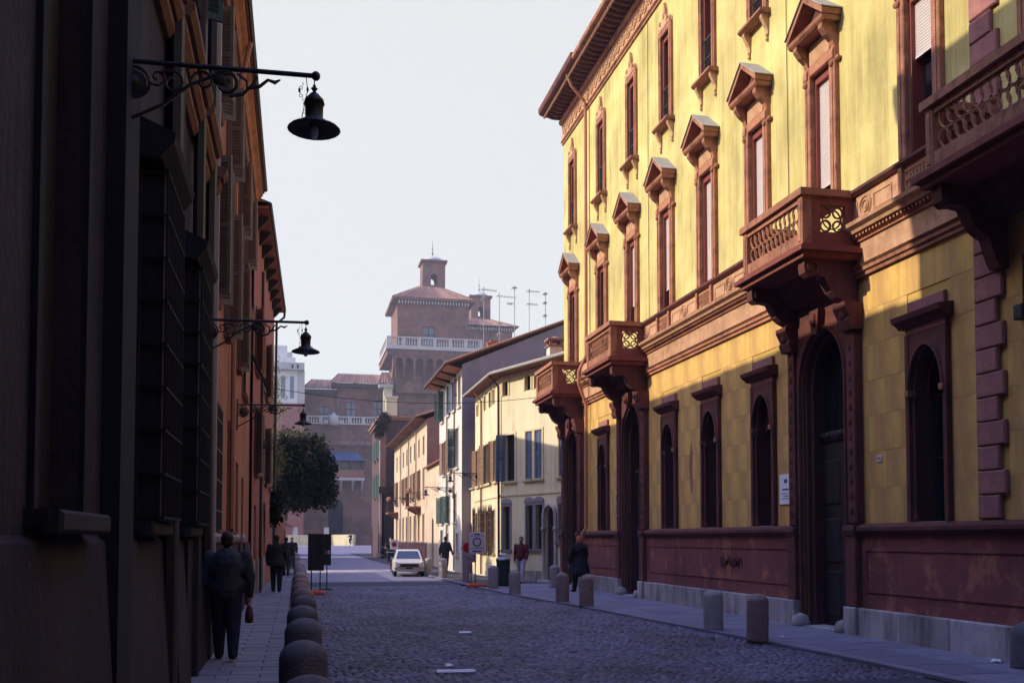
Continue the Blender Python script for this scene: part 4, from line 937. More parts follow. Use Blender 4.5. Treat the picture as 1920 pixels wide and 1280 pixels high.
# ================================================================== CASTLE AND THE END OF THE STREET
ca = thing('castle', 'red brick castle with a tall square tower, white balustrades and a lantern on its roof', 'castle', (0, 165, 0))
def cwall(name, x0, x1, z0, z1, y, ops=(), mat='castle_brick', depth=.6):   # wall facing the viewer side (-y)
    m = wall(MB(), x0, x1, z0, z1, ops, depth); m.v = [(p[0], y - p[1], p[2]) for p in m.v]; return m.build(name, mat, ca)
def cwin(x0, x1, z0, z1, y, par=None):
    b = MB(); b.box(x0 - .15, x0, y - .08, y + .1, z0, z1); b.box(x1, x1 + .15, y - .08, y + .1, z0, z1); b.box(x0 - .15, x1 + .15, y - .08, y + .1, z1, z1 + .2)
    o = b.build('window', 'castle_brick', par or ca)
    MB().box(x0, x1, y + .35, y + .4, z0, z1).build('pane', 'glass_blue', o)
    c = (x0 + x1) / 2; g_ = MB(); g_.box(c - .08, c + .08, y + .28, y + .35, z0, z1); g_.box(x0, x1, y + .28, y + .345, (z0 + z1) / 2 - .08, (z0 + z1) / 2 + .08); g_.build('glazing_bar', 'wood_dark', o); return o
def balustrade(x0, x1, y, z0, h, parent, ends=(), n=None, posts=4):
    o = MB(); o.box(x0, x1, y - .25, y + .25, z0, z0 + .22); o.box(x0, x1, y - .22, y + .22, z0 + h - .2, z0 + h); root = o.build('balustrade', 'castle_stone', parent)
    pm_ = MB()
    for i in range(posts + 1):
        x = x0 + .25 + (x1 - x0 - .5) * i / posts; pm_.box(x - .25, x + .25, y - .26, y + .26, z0 + .22, z0 + h - .2)
    pm_.build('pier', 'castle_stone', root)
    n = n or int((x1 - x0) / .42); b = MB()
    for i in range(n):
        x = x0 + (x1 - x0) * (i + .5) / n; b.lathe([(.09, z0 + .22), (.14, z0 + .22 + (h - .4) * .35), (.07, z0 + .22 + (h - .4) * .7), (.10, z0 + h - .2)], (x, y, 0), 6)
    tag(b.build('baluster_row', 'castle_stone', root), kind='stuff'); return root
# left wing: lower front, terrace, set back upper floor
lo = [(5.0, 7.4, 1.0, 8.3, 1.2)]
cwall('lower_wall', -1.0, 13.4, 0, 17.2, 0, lo)
MB().box(-1, 13.4, .65, 22, 0, 17.1).build('lower_mass', 'castle_brick', ca)
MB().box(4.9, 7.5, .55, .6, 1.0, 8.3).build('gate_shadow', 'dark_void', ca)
cwall('terrace_wall', -.8, 13.2, 17.25, 20.5, 0.4)
MB().box(-.8, 13.2, .5, 22, 17.2, 20.45).build('terrace_mass', 'castle_brick', ca)
m = MB(); m.add([(-.6, -.9, 17.0), (13.0, -.9, 17.0), (13.0, .4, 17.75), (-.6, .4, 17.75)], [(0, 1, 2, 3)])
x = -.5
while x < 13: m.tube([(x, -.92, 17.05), (x, .4, 17.8)], .13, 5); x += .42
m.build('pent_roof', 'castle_roof', ca)
balustrade(1.1, 13.2, .2, 20.5, 1.35, ca, posts=5)
cr = MB(); cr.lathe([(.0, .0), (.7, .1), (.95, .8), (.7, 1.5), (.45, 1.8), (0, 1.95)], (5.75, -.05, 20.2), 12); cr.ball((5.2, -.1, 21.7), .3); cr.ball((6.3, -.1, 21.7), .3); cr.ball((4.6, .1, 20.8), .45, .3, .4); cr.ball((6.9, .1, 20.8), .45, .3, .4); cr.ball((5.75, -.05, 22.1), .35)
cr.build('coat_of_arms', 'castle_stone', ca, smooth=True)
ops = [(3.6, 5.0, 21.2, 23.5)]
cwall('upper_wall', 1.1, 6.3, 20.45, 25.6, 1.6, ops); cwin(3.6, 5.0, 21.2, 23.5, 1.6)
ops = [(7.9, 9.4, 22.0, 24.4), (12.3, 13.6, 22.1, 24.6)]
cwall('upper_wall', 6.3, 14.0, 20.45, 26.7, 1.2, ops); cwin(7.9, 9.4, 22.0, 24.4, 1.2); cwin(12.3, 13.6, 22.1, 24.6, 1.2)
MB().box(1.1, 6.3, 3.7, 20, 20.4, 25.4).build('upper_mass', 'castle_brick', ca); MB().box(6.31, 14.0, 3.3, 20, 20.4, 26.5).build('upper_mass', 'castle_brick', ca)
for (a, b, z, y_) in ((.9, 6.5, 25.6, 1.6), (5.4, 14.2, 26.7, 1.2)):
    MB().box(a, b, y_ - .8, y_ + 2, z, z + .7).build('eaves', 'wood_dark', ca)
    tile_roof('roof', ca, [((a - .2, y_ - 1.1, z + .72), (b + .2, y_ - 1.1, z + .72), (b - .4, y_ + 6, z + 3.3), (a + 1.4, y_ + 6, z + 3.3))], mat='castle_roof', pitch=.45, r=.12)
MB().box(-.4, .4, -.4, .4, 0, 1.3).build('chimney', 'castle_brick', ca, (9.7, 9, 28.6))
# loggia with a blue glazed roof above the gate
lg = MB(); lg.box(4.2, 10.7, -2.4, -.02, 11.2, 11.6); lo_ = lg.build('loggia', 'castle_stone', ca)
for x in (5.0, 7.0, 8.9, 10.4): MB().mould([(0, 9.6), (.35, 9.8), (2.3, 11.0), (2.3, 11.2), (0, 11.2)], -.18, .18).xf(Matrix.Translation((x, 0, 0)) @ Matrix.Diagonal((1, -1, 1, 1))).build('corbel', 'castle_stone', lo_)
MB().box(4.3, 10.6, -2.3, -.1, 11.6, 12.9).build('parapet', 'quoin_stone', lo_)
m = MB()
for x in (4.4, 6.5, 8.5, 10.5): m.box(x - .12, x + .12, -2.3, -2.1, 12.9, 14.5)
m.build('post', 'wood_dark', lo_)
m = MB(); m.add([(4.0, -2.6, 14.4), (10.9, -2.6, 14.4), (9.6, -.05, 16.1), (4.4, -.05, 16.1), (10.9, -.05, 14.4), (4.0, -.05, 14.4)], [(0, 1, 2, 3), (1, 4, 2), (0, 3, 5)])
for x in np.linspace(4.2, 10.6, 9): m.tube([(x, -2.62, 14.45), (4.45 + (x - 4.0) * .75, -.1, 16.12)], .06, 4)
m.build('canopy', 'awning_blue', lo_)
MB().box(4.3, 10.6, -.06, -.03, 12.9, 14.6).build('inner_shade', 'glass_dark', lo_)
# lit turret and the roofs to its right
tu = MB(); tu.box(13.8, 15.2, -1.5, 7.5, 0, 26.6); tu.build('corner_turret', 'house_cream', ca)
tile_roof('roof', ca, [((12.9, -2.0, 27.2), (15.4, -2.0, 27.2), (14.6, .5, 29.3), (13.7, .5, 29.3)), ((12.9, 3, 27.2), (12.9, -2.0, 27.2), (13.7, .5, 29.3), (13.7, .6, 29.3)), ((15.4, -2, 27.2), (15.4, 3, 27.2), (14.6, .6, 29.3), (14.6, .5, 29.3))], mat='castle_roof', pitch=.45, r=.13)
MB().box(13.0, 15.3, -1.8, 2.8, 26.6, 27.15).build('eaves', 'castle_stone', ca)
cwall('right_wall', 15.0, 30, 0, 26.4, 1.0, [(17, 18.2, 20, 22.5), (21, 22.2, 20, 22.5)]); MB().box(15.0, 30, 1.7, 20, 0, 26.3).build('right_mass', 'castle_brick', ca)
cwin(17, 18.2, 20, 22.5, 1.0); cwin(21, 22.2, 20, 22.5, 1.0)
tile_roof('roof', ca, [((15.0, .2, 26.5), (30, .2, 26.5), (30, 4.2, 29.0), (16.5, 4.2, 29.0))], mat='castle_roof', pitch=.5, r=.14)
# the tower
def tower(par, cx, cy, hw, z_t, z_b, with_low):
    pass
cx, cy, hw = 22.2, 6.2, 6.0
yf = cy - hw
MB().box(cx - hw - .3, cx + hw + .3, cy - hw - .3, cy + hw + .3, 26, 32.0).build('tower_shaft', 'castle_brick', ca)
m = MB()
for i in range(9):
    x = cx - hw - .7 + (2 * hw + 1.4) * i / 8
    m.mould([(0, 27.6), (.35, 27.9), (1.5, 30.2), (1.5, 32.0), (0, 32.0)], -.24, .24)
    m.v[-10:] = [(p[0] + x, (cy - hw - .3) - p[1], p[2]) for p in m.v[-10:]]
m.build('corbel', 'castle_brick', ca)
for i in range(8):
    a = cx - hw - .7 + (2 * hw + 1.4) * i / 8; b = cx - hw - .7 + (2 * hw + 1.4) * (i + 1) / 8
    c = MB(); ar = arch_pts((a + b) / 2, (b - a) / 2 - .24, 30.9, .72, 8)
    c.plate([(p[0], p[1]) for p in ar] + [(a + .22, 32.0), (b - .22, 32.0)], cy - hw - 1.82, cy - hw - 1.0); c.build('machicolation_arch', 'castle_brick', ca)
MB().box(cx - hw - 1.9, cx + hw + 1.9, cy - hw - 1.9, cy + hw + 1.9, 32.0, 33.0).build('tower_gallery', 'castle_brick', ca)
MB().box(cx - hw - 2.1, cx + hw + 2.1, cy - hw - 2.1, cy + hw + 2.1, 33.0, 33.4).build('gallery_cornice', 'castle_stone', ca)
balustrade(cx - hw - 2.0, cx + hw + 2.0, cy - hw - 1.8, 33.4, 1.7, ca, posts=6, n=36)
for s_ in (-1, 1):
    b = MB(); y0_, y1_ = cy - hw - 1.5, cy + hw + 1.5; X_ = cx + s_ * (hw + 1.8); b.box(X_ - .2, X_ + .2, y0_, y1_, 33.4, 33.62); b.box(X_ - .2, X_ + .2, y0_, y1_, 34.9, 35.1)
    for i in range(30): b.box(X_ - .09, X_ + .09, y0_ + (y1_ - y0_) * (i + .4) / 30, y0_ + (y1_ - y0_) * (i + .75) / 30, 33.62, 34.9)
    b.build('balustrade', 'castle_stone', ca)
cwall('tower_wall', cx - hw, cx + hw, 33.4, 41.6, yf, [(cx - 1.75, cx + .1, 34.6, 37.3)]); cwin(cx - 1.75, cx + .1, 34.6, 37.3, yf)
MB().box(cx - hw, cx + hw, yf + .65, cy + hw, 33.4, 41.6).build('tower_mass', 'castle_brick', ca)
for (a, b, z0, z1) in ((-5.4, -3.6, 37.5, 40.6), (3.4, 5.2, 37.5, 40.6), (-1.9, .3, 38.6, 39.2), (-5.4, -3.6, 34.8, 36.8), (1.6, 3.0, 35.0, 40.4)): MB().box(cx + a, cx + b, yf - .10, yf - .001, z0, z1).build('relief_panel', 'castle_brick', ca)
m = MB()
for i in range(24):
    x = cx - hw + .2 + (2 * hw - .4) * i / 23; m.box(x - .1, x + .1, yf - .75, yf, 41.0, 41.5)
tag(m.build('modillion_row', 'castle_stone', ca), kind='stuff')
rz = 41.9; rr = hw + 1.0
def hip(a, b, cz, top, hr, nm='roof'):
    A = [(cx_ - a, cy_ - a, cz) for cx_, cy_ in [b]][0]
    bx, by = b
    E_ = [(bx - a, by - a, cz), (bx + a, by - a, cz), (bx + a, by + a, cz), (bx - a, by + a, cz)]; T = [(bx - hr, by - hr, top), (bx + hr, by - hr, top), (bx + hr, by + hr, top), (bx - hr, by + hr, top)]
    tile_roof(nm, ca, [(E_[i], E_[(i + 1) % 4], T[(i + 1) % 4], T[i]) for i in range(4)], mat='castle_roof', pitch=.5, r=.1)
MB().box(cx - rr, cx + rr, cy - rr, cy + rr, 41.6, 41.88).build('eaves', 'castle_brick', ca)
hip(rr, (cx, cy), 41.95, 45.1, 1.9)
def lantern(bx, by, z0, z1, a):
    o = MB()
    op = (bx - .42, bx + .42)
    for (ya, yb) in ((by - a, by - a + .35), (by + a - .35, by + a)):
        o.box(bx - a, op[0] - .12, ya, yb, z0, z1); o.box(op[1] + .12, bx + a, ya, yb, z0, z1); o.box(op[0] - .12, op[1] + .12, ya, yb, z0, z0 + .6)
        ar = arch_pts(bx, .54, z0 + 2.0, .55, 8); ar2 = [(p[0], p[1]) for p in ar]
        o.plate(ar2 + [(bx - .54, z1), (bx + .54, z1)], ya, yb)
    for s_ in (-1, 1): o.box(bx + s_ * (a - .17) - .17, bx + s_ * (a - .17) + .17, by - a + .35, by + a - .35, z0, z1)
    root = o.build('lantern', 'castle_brick', ca)
    MB().box(bx - a - .35, bx + a + .35, by - a - .35, by + a + .35, z1, z1 + .35).build('cornice', 'castle_brick', root)
    MB().lathe([(a + .25, z1 + .36), (a * .85, z1 + .9), (a * .45, z1 + 1.35), (.0, z1 + 1.55)], (bx, by, 0), 12).build('dome', 'castle_stone', root, smooth=True)
    MB().lathe([(.06, z1 + 1.5), (.06, z1 + 1.9), (.22, z1 + 2.0), (.06, z1 + 2.15), (.05, z1 + 2.7), (.18, z1 + 2.8), (.04, z1 + 2.95), (.02, z1 + 4.4)], (bx, by, 0), 6).build('finial', 'iron', root)
lantern(cx + .6, cy, 44.9, 49.5, 1.95)
# the second tower behind
bx, by = 35.4, 30.0
MB().box(bx - 5.6, bx + 5.6, by - 5.6, by + 5.6, 20, 42.9).build('tower_mass', 'castle_brick', ca)
m = MB()
for i in range(22):
    x = bx - 5.4 + 10.8 * i / 21; m.box(x - .1, x + .1, by - 6.3, by - 5.6, 42.3, 42.8)
tag(m.build('modillion_row', 'castle_stone', ca), kind='stuff')
hip(6.7, (bx, by), 43.1, 45.3, 1.9); lantern(bx, by, 45.3, 49.7, 1.95)
# moat parapet in front, lit by the sun
mp = thing('moat_wall', 'low pale stone wall across the end of the street before the castle', 'wall', (0, 149, 0))
MB().box(-2.5, 4.9, 0, .6, 0, 2.3).build('parapet', 'house_cream', mp); MB().box(0, 4.6, 0, .5, 0, 2.35).build('ramp_parapet', 'house_cream', mp, (4.9, .2, 0), R(-48)); MB().box(5.3, 13.5, .45, .85, 0, 2.0).build('brick_parapet', 'castle_brick', mp)
for x in (-.2, 4.3): MB().box(x - .35, x + .35, .05, .55, 2.3, 3.4).build('bollard_post', 'castle_stone', mp)
sq = MB(); sq.add([(-40, 118, -.02), (40, 118, -.02), (40, 132, .75), (-40, 132, .75), (40, 400, .75), (-40, 400, .75)], [(0, 1, 2, 3), (3, 2, 4, 5)])
tag(sq.build('square', 'far_cobble'), 'paved square before the castle', kind='structure')
m = MB(); m.add([(-6, 136.5, .757), (10, 136.5, .757), (10, 144, .757), (-6, 144, .757)], [(0, 1, 2, 3)]); tag(m.build('pavement', 'square_stone'), 'pale stone paving band before the low wall on the square', kind='structure')
# modern building on the left of the castle
mo = thing('modern_building', 'pale modern block with stepped roof terraces rising left of the castle', 'building', (0, 155, 0))
for (a, b, z0, z1, mt, y_) in ((-8, 1.0, .5, 22.4, 'quoin_stone', 0), (-8, -.1, 22.4, 27.5, 'modern_white', .3), (-8, .95, 27.5, 28.6, 'modern_grey', -.5), (-8, -.4, 26.9 + 1.7, 29.6, 'modern_white', .8), (-7, -1.7, 29.6, 31.6, 'modern_white', 2), (-1.6, -.9, 29.6, 30.6, 'modern_grey', 2)):
    MB().box(a, b, y_, 14, z0, z1 - .002).build('storey', mt, mo)
MB().box(-.1, 1.0, .4, 14, 22.4, 27.5).build('side_bay', 'modern_grey', mo)
for x in (-3.6, -2.5, -1.2): MB().box(x, x + .6, -.04 + .3, .31, 23.2, 26.6).build('window', 'glass_blue', mo)
for x in (-3.4, -1.0, -.2): MB().box(x, x + .3, -.56, -.51, 27.7, 28.3).build('vent', 'glass_dark', mo)

# ================================================================== LEFT SIDE (local x = towards the viewer, local y = out to the street)
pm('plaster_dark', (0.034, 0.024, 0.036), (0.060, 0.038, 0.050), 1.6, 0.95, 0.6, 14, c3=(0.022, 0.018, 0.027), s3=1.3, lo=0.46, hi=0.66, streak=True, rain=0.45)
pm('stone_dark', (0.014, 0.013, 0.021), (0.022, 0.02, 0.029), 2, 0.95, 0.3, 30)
pm('sill_stone', (0.30, 0.26, 0.27), (0.38, 0.33, 0.33), 3, 0.9, 0.3, 30)
pm('sill_dark', (0.028, 0.026, 0.034), (0.04, 0.037, 0.047), 3, 0.9, 0.3, 30)
la = thing('dark_palace', 'tall unlit palace with caged windows at the near left edge', 'building', (-1.32, 0, 0), R(-90))
LW = [6.0, 9.25, 12.3]
ops = [(-c - .55, -c + .55, 1.85, 4.7 if c > 7 else 7.4) for c in LW] + [(-c - .34, -c + .34, 8.2, 10.6) for c in (6.0, 9.25, 12.3)]
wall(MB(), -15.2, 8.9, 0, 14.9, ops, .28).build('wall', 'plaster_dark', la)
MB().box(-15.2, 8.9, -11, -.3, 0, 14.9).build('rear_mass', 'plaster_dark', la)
for (a, b) in ((-15.2, -13.0), (-12.0, -10.9), (-10.2, -7.9), (-7.2, 3)):
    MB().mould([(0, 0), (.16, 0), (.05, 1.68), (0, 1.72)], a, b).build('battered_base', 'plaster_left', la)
for c in (7.55, 10.55, 12.5): MB().box(-c - .30, -c + .30, 0, .13, 0, 14.8).build('pilaster', 'stone_dark', la) if c != 12.5 else MB().box(-13.0, -12.02, 0, .10, 0, 1.7).build('pilaster', 'stone_dark', la)
MB().box(-15.18, -14.0, 0, .16, 0, 6.2).build('pilaster', 'stone_dark', la) if False else None
for c in LW:
    o = house_window(la, (-c, 0, 1.85), 0, 1.1, 2.85 if c > 7 else 5.5, 'stone_dark', None, depth=.26)
    s = MB().bbox(-.66, .66, 0, .18, -.12, 0, .02); s.build('sill_slab', 'sill_dark', o)
    if c < 7:
        for sx in (-.56, .005): MB().bbox(sx, sx + .555, -.22, -.16, .02, 5.45, .02).build('inner_shutter', 'wood_dark', o)
        continue
    g_ = MB(); cd = .24
    for i in range(9):
        x = -.60 + 1.2 * i / 8; g_.tube([(x, cd, .02), (x, cd, 2.95)], .011, 5)
    for i in range(9): g_.box(-.62, .62, cd - .012, cd + .012, .02 + .36 * i, .04 + .36 * i)
    for x in (-.61, .61):
        for i in range(9): g_.box(x - .010, x + .010, 0, cd - .012, .02 + .36 * i, .04 + .36 * i)
    g_.build('window_cage', 'dark_void', o)
    MB().box(-.585, .585, .02, cd - .03, .0, 2.93).build('inner_shutter', 'stone_dark', o)
    h = MB().mould([(0, 3.0), (cd - .04, 3.0), (cd + .06, 3.12), (cd + .08, 3.2), (0, 3.34)], -.75, .75); h.build('hood', 'stone_dark', o)
for c in (6.0, 9.25, 12.3): house_window(la, (-c, 0, 8.2), 0, .68, 2.4, 'stone_dark', 'open', 'shutter_green', ang=70)
for (a, b) in ((-15.2, -14.9), (-14.2, -12.75), (-12.55, -10.3), (-10.1, 3)):
    for z, y_ in ((6.62, .10), (6.80, .18), (6.98, .27)): MB().mould([(0, z), (y_ - .05, z), (y_, z + .07), (y_, z + .15), (0, z + .17)], a, b).build('string_course', 'brown_moulding', la)
for x in (-14.3, -12.65, -10.2): pipe(la, [(x, .11, 14.8), (x, .11, .05)], 'iron', .075)
MB().slab([(-15.75, 0), (8.9, 0), (8.9, .65), (-15.75, .65)], 14.9, 15.1).build('eaves', 'wood_dark', la)
m = MB(); m.add([(-15.75, .7, 15.11), (8.9, .7, 15.11), (8.9, -5.5, 17.1), (-15.75, -5.5, 17.1), (-15.75, -11.5, 15.1), (8.9, -11.5, 15.1)], [(0, 1, 2, 3), (3, 2, 5, 4), (0, 3, 4), (1, 5, 2)]); m.build('roof', 'tile_roof', la)
m = MB(); m.box(-15.19, -15.02, .001, .10, 1.9, 4.6)
# ---- unseen house added behind the viewer to block sky light on the street
lz = thing('sky_block_house', 'added unseen house behind the viewer, blocking sky light from the near street', 'house', (0, -9, 0), R(0))
ops = [(x, x + 1.1, z, z + 1.9) for x in (-8, -4.5, -1, 2.5, 6, 9.5) for z in (5, 9, 13, 17)]
wall(MB(), -14, 14, 0, 21, ops, .2).build('wall', 'plaster_left', lz)
for (a, b, z0, z1) in ops: house_window(lz, ((a + b) / 2, 0, z0), 0, b - a, z1 - z0, 'stone_dark', 'closed', 'shutter_green')
MB().box(-14, 14, -8, -.22, 0, 21).build('rear_mass', 'plaster_left', lz); MB().box(-14.3, 14.3, -8.3, .5, 21, 21.3).build('eaves', 'wood_dark', lz)
# ---- orange house
lb = thing('orange_house', 'orange plastered house on the left with louvred shutters standing open', 'house', (-1.32, 0, 0), R(-90))
BW = [16.05, 18.9, 22.6, 25.2]
ops = [(-c - .28, -c + .28, 8.45, 9.95) for c in BW] + [(-c - .28, -c + .28, 5.45, 7.6) for c in BW[:3]] + [(-25.7, -24.7, 5.2, 6.5)] + [(-17.9, -16.6, 1.85, 3.9), (-21.2, -19.9, 1.85, 3.9), (-23.6, -22.6, 0, 3.4), (-25.9, -24.9, 0, 3.2)]
wall(MB(), -28.8, -15.2, 0, 11.5, ops, .22).build('wall', 'plaster_orange', lb)
MB().box(-28.8, -15.2, -9, -.24, 0, 11.5).build('rear_mass', 'plaster_orange', lb)
for i, c in enumerate(BW):
    house_window(lb, (-c, 0, 8.45), 0, .56, 1.5, 'brown_moulding', 'open', 'shutter_olive', ang=(68, 74, 62, 70)[i])
    if i < 3: house_window(lb, (-c, 0, 5.45), 0, .56, 2.15, 'brown_moulding', 'open', 'shutter_olive', ang=(64, 72, 60)[i])
o = house_window(lb, (-25.2, 0, 5.2), 0, 1.0, 1.3, 'brown_moulding', None)
lv = link('tilted_shutter', leaf_mesh(1.0, 1.35, 'awning_green'), o, (-.5, .05, 0.05)); lv.rotation_euler = (R(-28), 0, 0); lv.location = (-.5, .62, .10); lv.rotation_euler = (R(25), 0, 0)
for (a, b) in ((-17.9, -16.6), (-21.2, -19.9)):
    o = house_window(lb, ((a + b) / 2, 0, 1.85), 0, b - a, 2.05, 'brown_moulding', None)
    g_ = MB()
    for i in range(10): g_.tube([((a - b) / 2 + (b - a) * (i + .5) / 10, .05, 0), ((a - b) / 2 + (b - a) * (i + .5) / 10, .05, 2.05)], .012, 4)
    for z in (.3, .8, 1.3, 1.8): g_.box((a - b) / 2, (b - a) / 2, .04, .06, z, z + .03)
    g_.build('grille', 'iron', o)
for (a, b, h) in ((-23.6, -22.6, 3.4), (-25.9, -24.9, 3.2)): MB().box(a, b, -.2, -.16, 0, h).build('door', 'wood_dark', lb)
for (a, b) in ((-22.5, -15.3), (-24.8, -23.7)): MB().mould([(0, 1.62), (.10, 1.66), (.13, 1.74), (.10, 1.80), (0, 1.82)], a, b).build('ledge', 'sill_stone', lb)
for (a, b) in ((-22.5, -15.2), (-24.8, -23.7), (-28.8, -26.0)): MB().mould([(0, 0), (.12, 0), (.05, 1.6), (0, 1.62)], a, b).build('battered_base', 'plaster_left', lb)
MB().mould([(0, 7.75), (.05, 7.75), (.09, 7.85), (.09, 7.95), (0, 8.0)], -28.8, -15.2).build('string_course', 'brown_moulding', lb)
MB().slab([(-28.8, 0), (-15.76, 0), (-15.76, .34), (-28.8, .34)], 11.5, 11.58).build('soffit', 'soffit_brown', lb)
MB().mould([(0, 10.95), (.06, 10.95), (.10, 11.05), (.10, 11.12), (0, 11.14)], -28.8, -15.76).build('cornice_moulding', 'brown_moulding', lb)
MB().mould([(0, 11.20), (.14, 11.22), (.20, 11.34), (.29, 11.43), (.30, 11.49), (0, 11.495)], -28.8, -15.76).build('cornice_moulding', 'plaster_orange', lb)
MB().tube([(-28.8, .36, 11.62), (-15.76, .36, 11.62)], .07, 6).build('gutter', 'iron', lb)
m = MB(); m.add([(-28.8, .38, 11.65), (-15.2, .38, 11.65), (-15.2, -4.5, 13.4), (-28.8, -4.5, 13.4), (-28.8, -9.5, 11.6), (-15.2, -9.5, 11.6)], [(0, 1, 2, 3), (3, 2, 5, 4), (0, 3, 4), (1, 5, 2)]); m.build('roof', 'tile_roof', lb)
pipe(lb, [(-15.5, .09, 10.9), (-15.5, .09, .05)], 'sill_stone', .05); pipe(lb, [(-19.95, .34, 11.5), (-19.95, .09, 10.3), (-19.95, .09, 1.9)], 'copper_pipe', .05)
# ---- red house
lc = thing('red_house', 'weathered red house with deep eaves, farthest of the joined houses on the left', 'house', (-1.24, 28.8, 0), R(-90 - 1.1))
ops = [(-1.9, -1.0, 6.6, 8.4), (-4.9, -4.0, 6.6, 8.4), (-7.5, -6.6, 6.6, 8.4), (-10.3, -9.4, 6.6, 8.4), (-1.9, -1.0, 3.6, 5.5), (-4.9, -4.0, 3.6, 5.5), (-7.5, -6.6, 3.6, 5.5), (-10.3, -9.4, 3.6, 5.5), (-2.2, -1.1, 0, 2.7), (-5.2, -4.0, 0, 2.7), (-7.6, -6.6, 0, 2.7)]
wall(MB(), -13.2, 0, 0, 11.1, ops, .2).build('wall', 'plaster_red', lc)
MB().box(-13.19, 0, -9, -.22, 0, 11.1).build('rear_mass', 'plaster_red', lc)
for i, (a, b, z0, z1) in enumerate(ops):
    if i < 8: house_window(lc, ((a + b) / 2, 0, z0), 0, b - a, z1 - z0, 'brown_moulding', 'open' if i % 2 == 0 else 'closed', 'shutter_brown' if i < 4 else 'shutter_olive', ang=25)
    else: MB().box(a, b, -.2, -.16, 0, z1).build('door', 'wood_dark', lc)
for (a, b) in ((-1.0, -.05), (-3.9, -2.3), (-6.5, -5.3)): MB().box(a, b, 0, .06, 0, 1.1).build('base_stone', 'grey_stone', lc)
MB().slab([(-13.4, 0), (-.02, 0), (-.02, .38), (-13.4, .38)], 11.1, 11.17).build('soffit', 'plaster_red', lc)
for i in range(9): MB().mould([(0, 10.65), (.08, 10.7), (.34, 11.0), (.34, 11.09), (0, 11.09)], -.05, .05).build('eaves_bracket', 'wood_dark', lc, (-.8 - 1.45 * i, 0, 0))
MB().tube([(-13.4, .41, 11.22), (-.02, .41, 11.22)], .07, 6).build('gutter', 'iron', lc)
pipe(lc, [(-13.35, .42, 11.2), (-13.32, .40, 10.9), (-13.15, .1, 10.6), (-13.1, .08, .05)], 'iron', .05); pipe(lc, [(-3.2, .08, 10.1), (-3.2, .08, .05)], 'iron', .05)
m = MB(); m.add([(-13.45, .43, 11.28), (0, .43, 11.28), (0, -4.5, 13.0), (-13.45, -4.5, 13.0), (-13.45, -9.5, 11.2), (0, -9.5, 11.2)], [(0, 1, 2, 3), (3, 2, 5, 4), (0, 3, 4), (1, 5, 2)]); m.build('roof', 'tile_roof', lc)
bs = MB(); bs.add([(-7.9, .05, 3.0), (-6.2, .05, 3.0), (-6.2, .75, 2.55), (-7.9, .75, 2.55), (-7.9, .75, 2.35), (-6.2, .75, 2.35)], [(0, 1, 2, 3), (3, 2, 5, 4)]); bs.build('shop_awning', 'awning_green', lc)
# ---- garden wall and low buildings beyond
gw_ = thing('garden_wall', 'high dark garden wall beside the round tree on the left footway', 'wall', (-1.0, 42.3, 0), R(-90))
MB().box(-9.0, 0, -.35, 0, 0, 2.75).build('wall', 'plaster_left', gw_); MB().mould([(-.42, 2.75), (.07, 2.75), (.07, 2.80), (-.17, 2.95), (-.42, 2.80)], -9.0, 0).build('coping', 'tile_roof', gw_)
ld = thing('shop_row', 'low row of shops with a tiled roof beyond the round tree', 'building', (-1.15, 57.0, 0), R(-90))
ops = [(-a - 2.2, -a, 0, 2.7) for a in (1, 5, 9, 14, 19, 24, 29)] + [(-a - 1.4, -a - .5, 4, 5.4) for a in (1, 5, 9, 14, 19, 24, 29)]
wall(MB(), -36, 0, 0, 6.6, ops, .25).build('wall', 'plaster_orange', ld); MB().box(-36, 0, -8, -.27, 0, 6.6).build('rear_mass', 'plaster_left', ld)
for i, (a, b, z0, z1) in enumerate(ops):
    if i < 7:
        MB().box(a, b, -.24, -.22, 0, 2.7).build('shop_window', 'glass_dark', ld)
        if i in (0, 2, 3, 5): m = MB(); m.add([(a, .02, 2.9), (b, .02, 2.9), (b, .95, 2.4), (a, .95, 2.4), (b, .95, 2.2), (a, .95, 2.2)], [(0, 1, 2, 3), (3, 2, 4, 5)]); m.build('awning', ('awning_green', 'awning_blue')[i % 2], ld)
    else: house_window(ld, ((a + b) / 2, 0, z0), 0, b - a, z1 - z0, 'sill_stone', 'open', 'shutter_green', ang=20)
tile_roof('roof', ld, [((-36, .45, 6.62), (.2, .45, 6.62), (.2, -4, 8.2), (-36, -4, 8.2)), ((.2, -8.4, 6.6), (-36, -8.4, 6.6), (-36, -4, 8.2), (.2, -4, 8.2))]); MB().plate([(0, 0)], 0, 0) if False else None
m = MB(); m.add([(.0, 0, 6.6), (.0, -8, 6.6), (.0, -4, 8.15)], [(0, 1, 2)]); m.build('gable', 'plaster_left', ld)
le = thing('corner_house', 'plain reddish house at the far left end of the street before the square', 'house', (-1.15, 100.0, 0), R(-90))
wall(MB(), -16, 0, 0, 7.5, [(-3, -2, 3.8, 5.6), (-7, -6, 3.8, 5.6), (-11, -10, 3.8, 5.6), (-4, -2.5, 0, 2.6), (-8, -6.5, 0, 2.6)], .25).build('wall', 'plaster_red', le)
for a in (-3, -7, -11): house_window(le, (a + .5, 0, 3.8), 0, 1, 1.8, 'sill_stone', 'open', 'shutter_green', ang=15)
for a in (-4, -8): MB().box(a, a + 1.5, -.24, -.2, 0, 2.6).build('door', 'wood_dark', le)
MB().box(-16, 0, -8, -.27, 0, 7.5).build('rear_mass', 'plaster_red', le); tile_roof('roof', le, [((-16, .45, 7.52), (.2, .45, 7.52), (.2, -4, 9.1), (-16, -4, 9.1))])

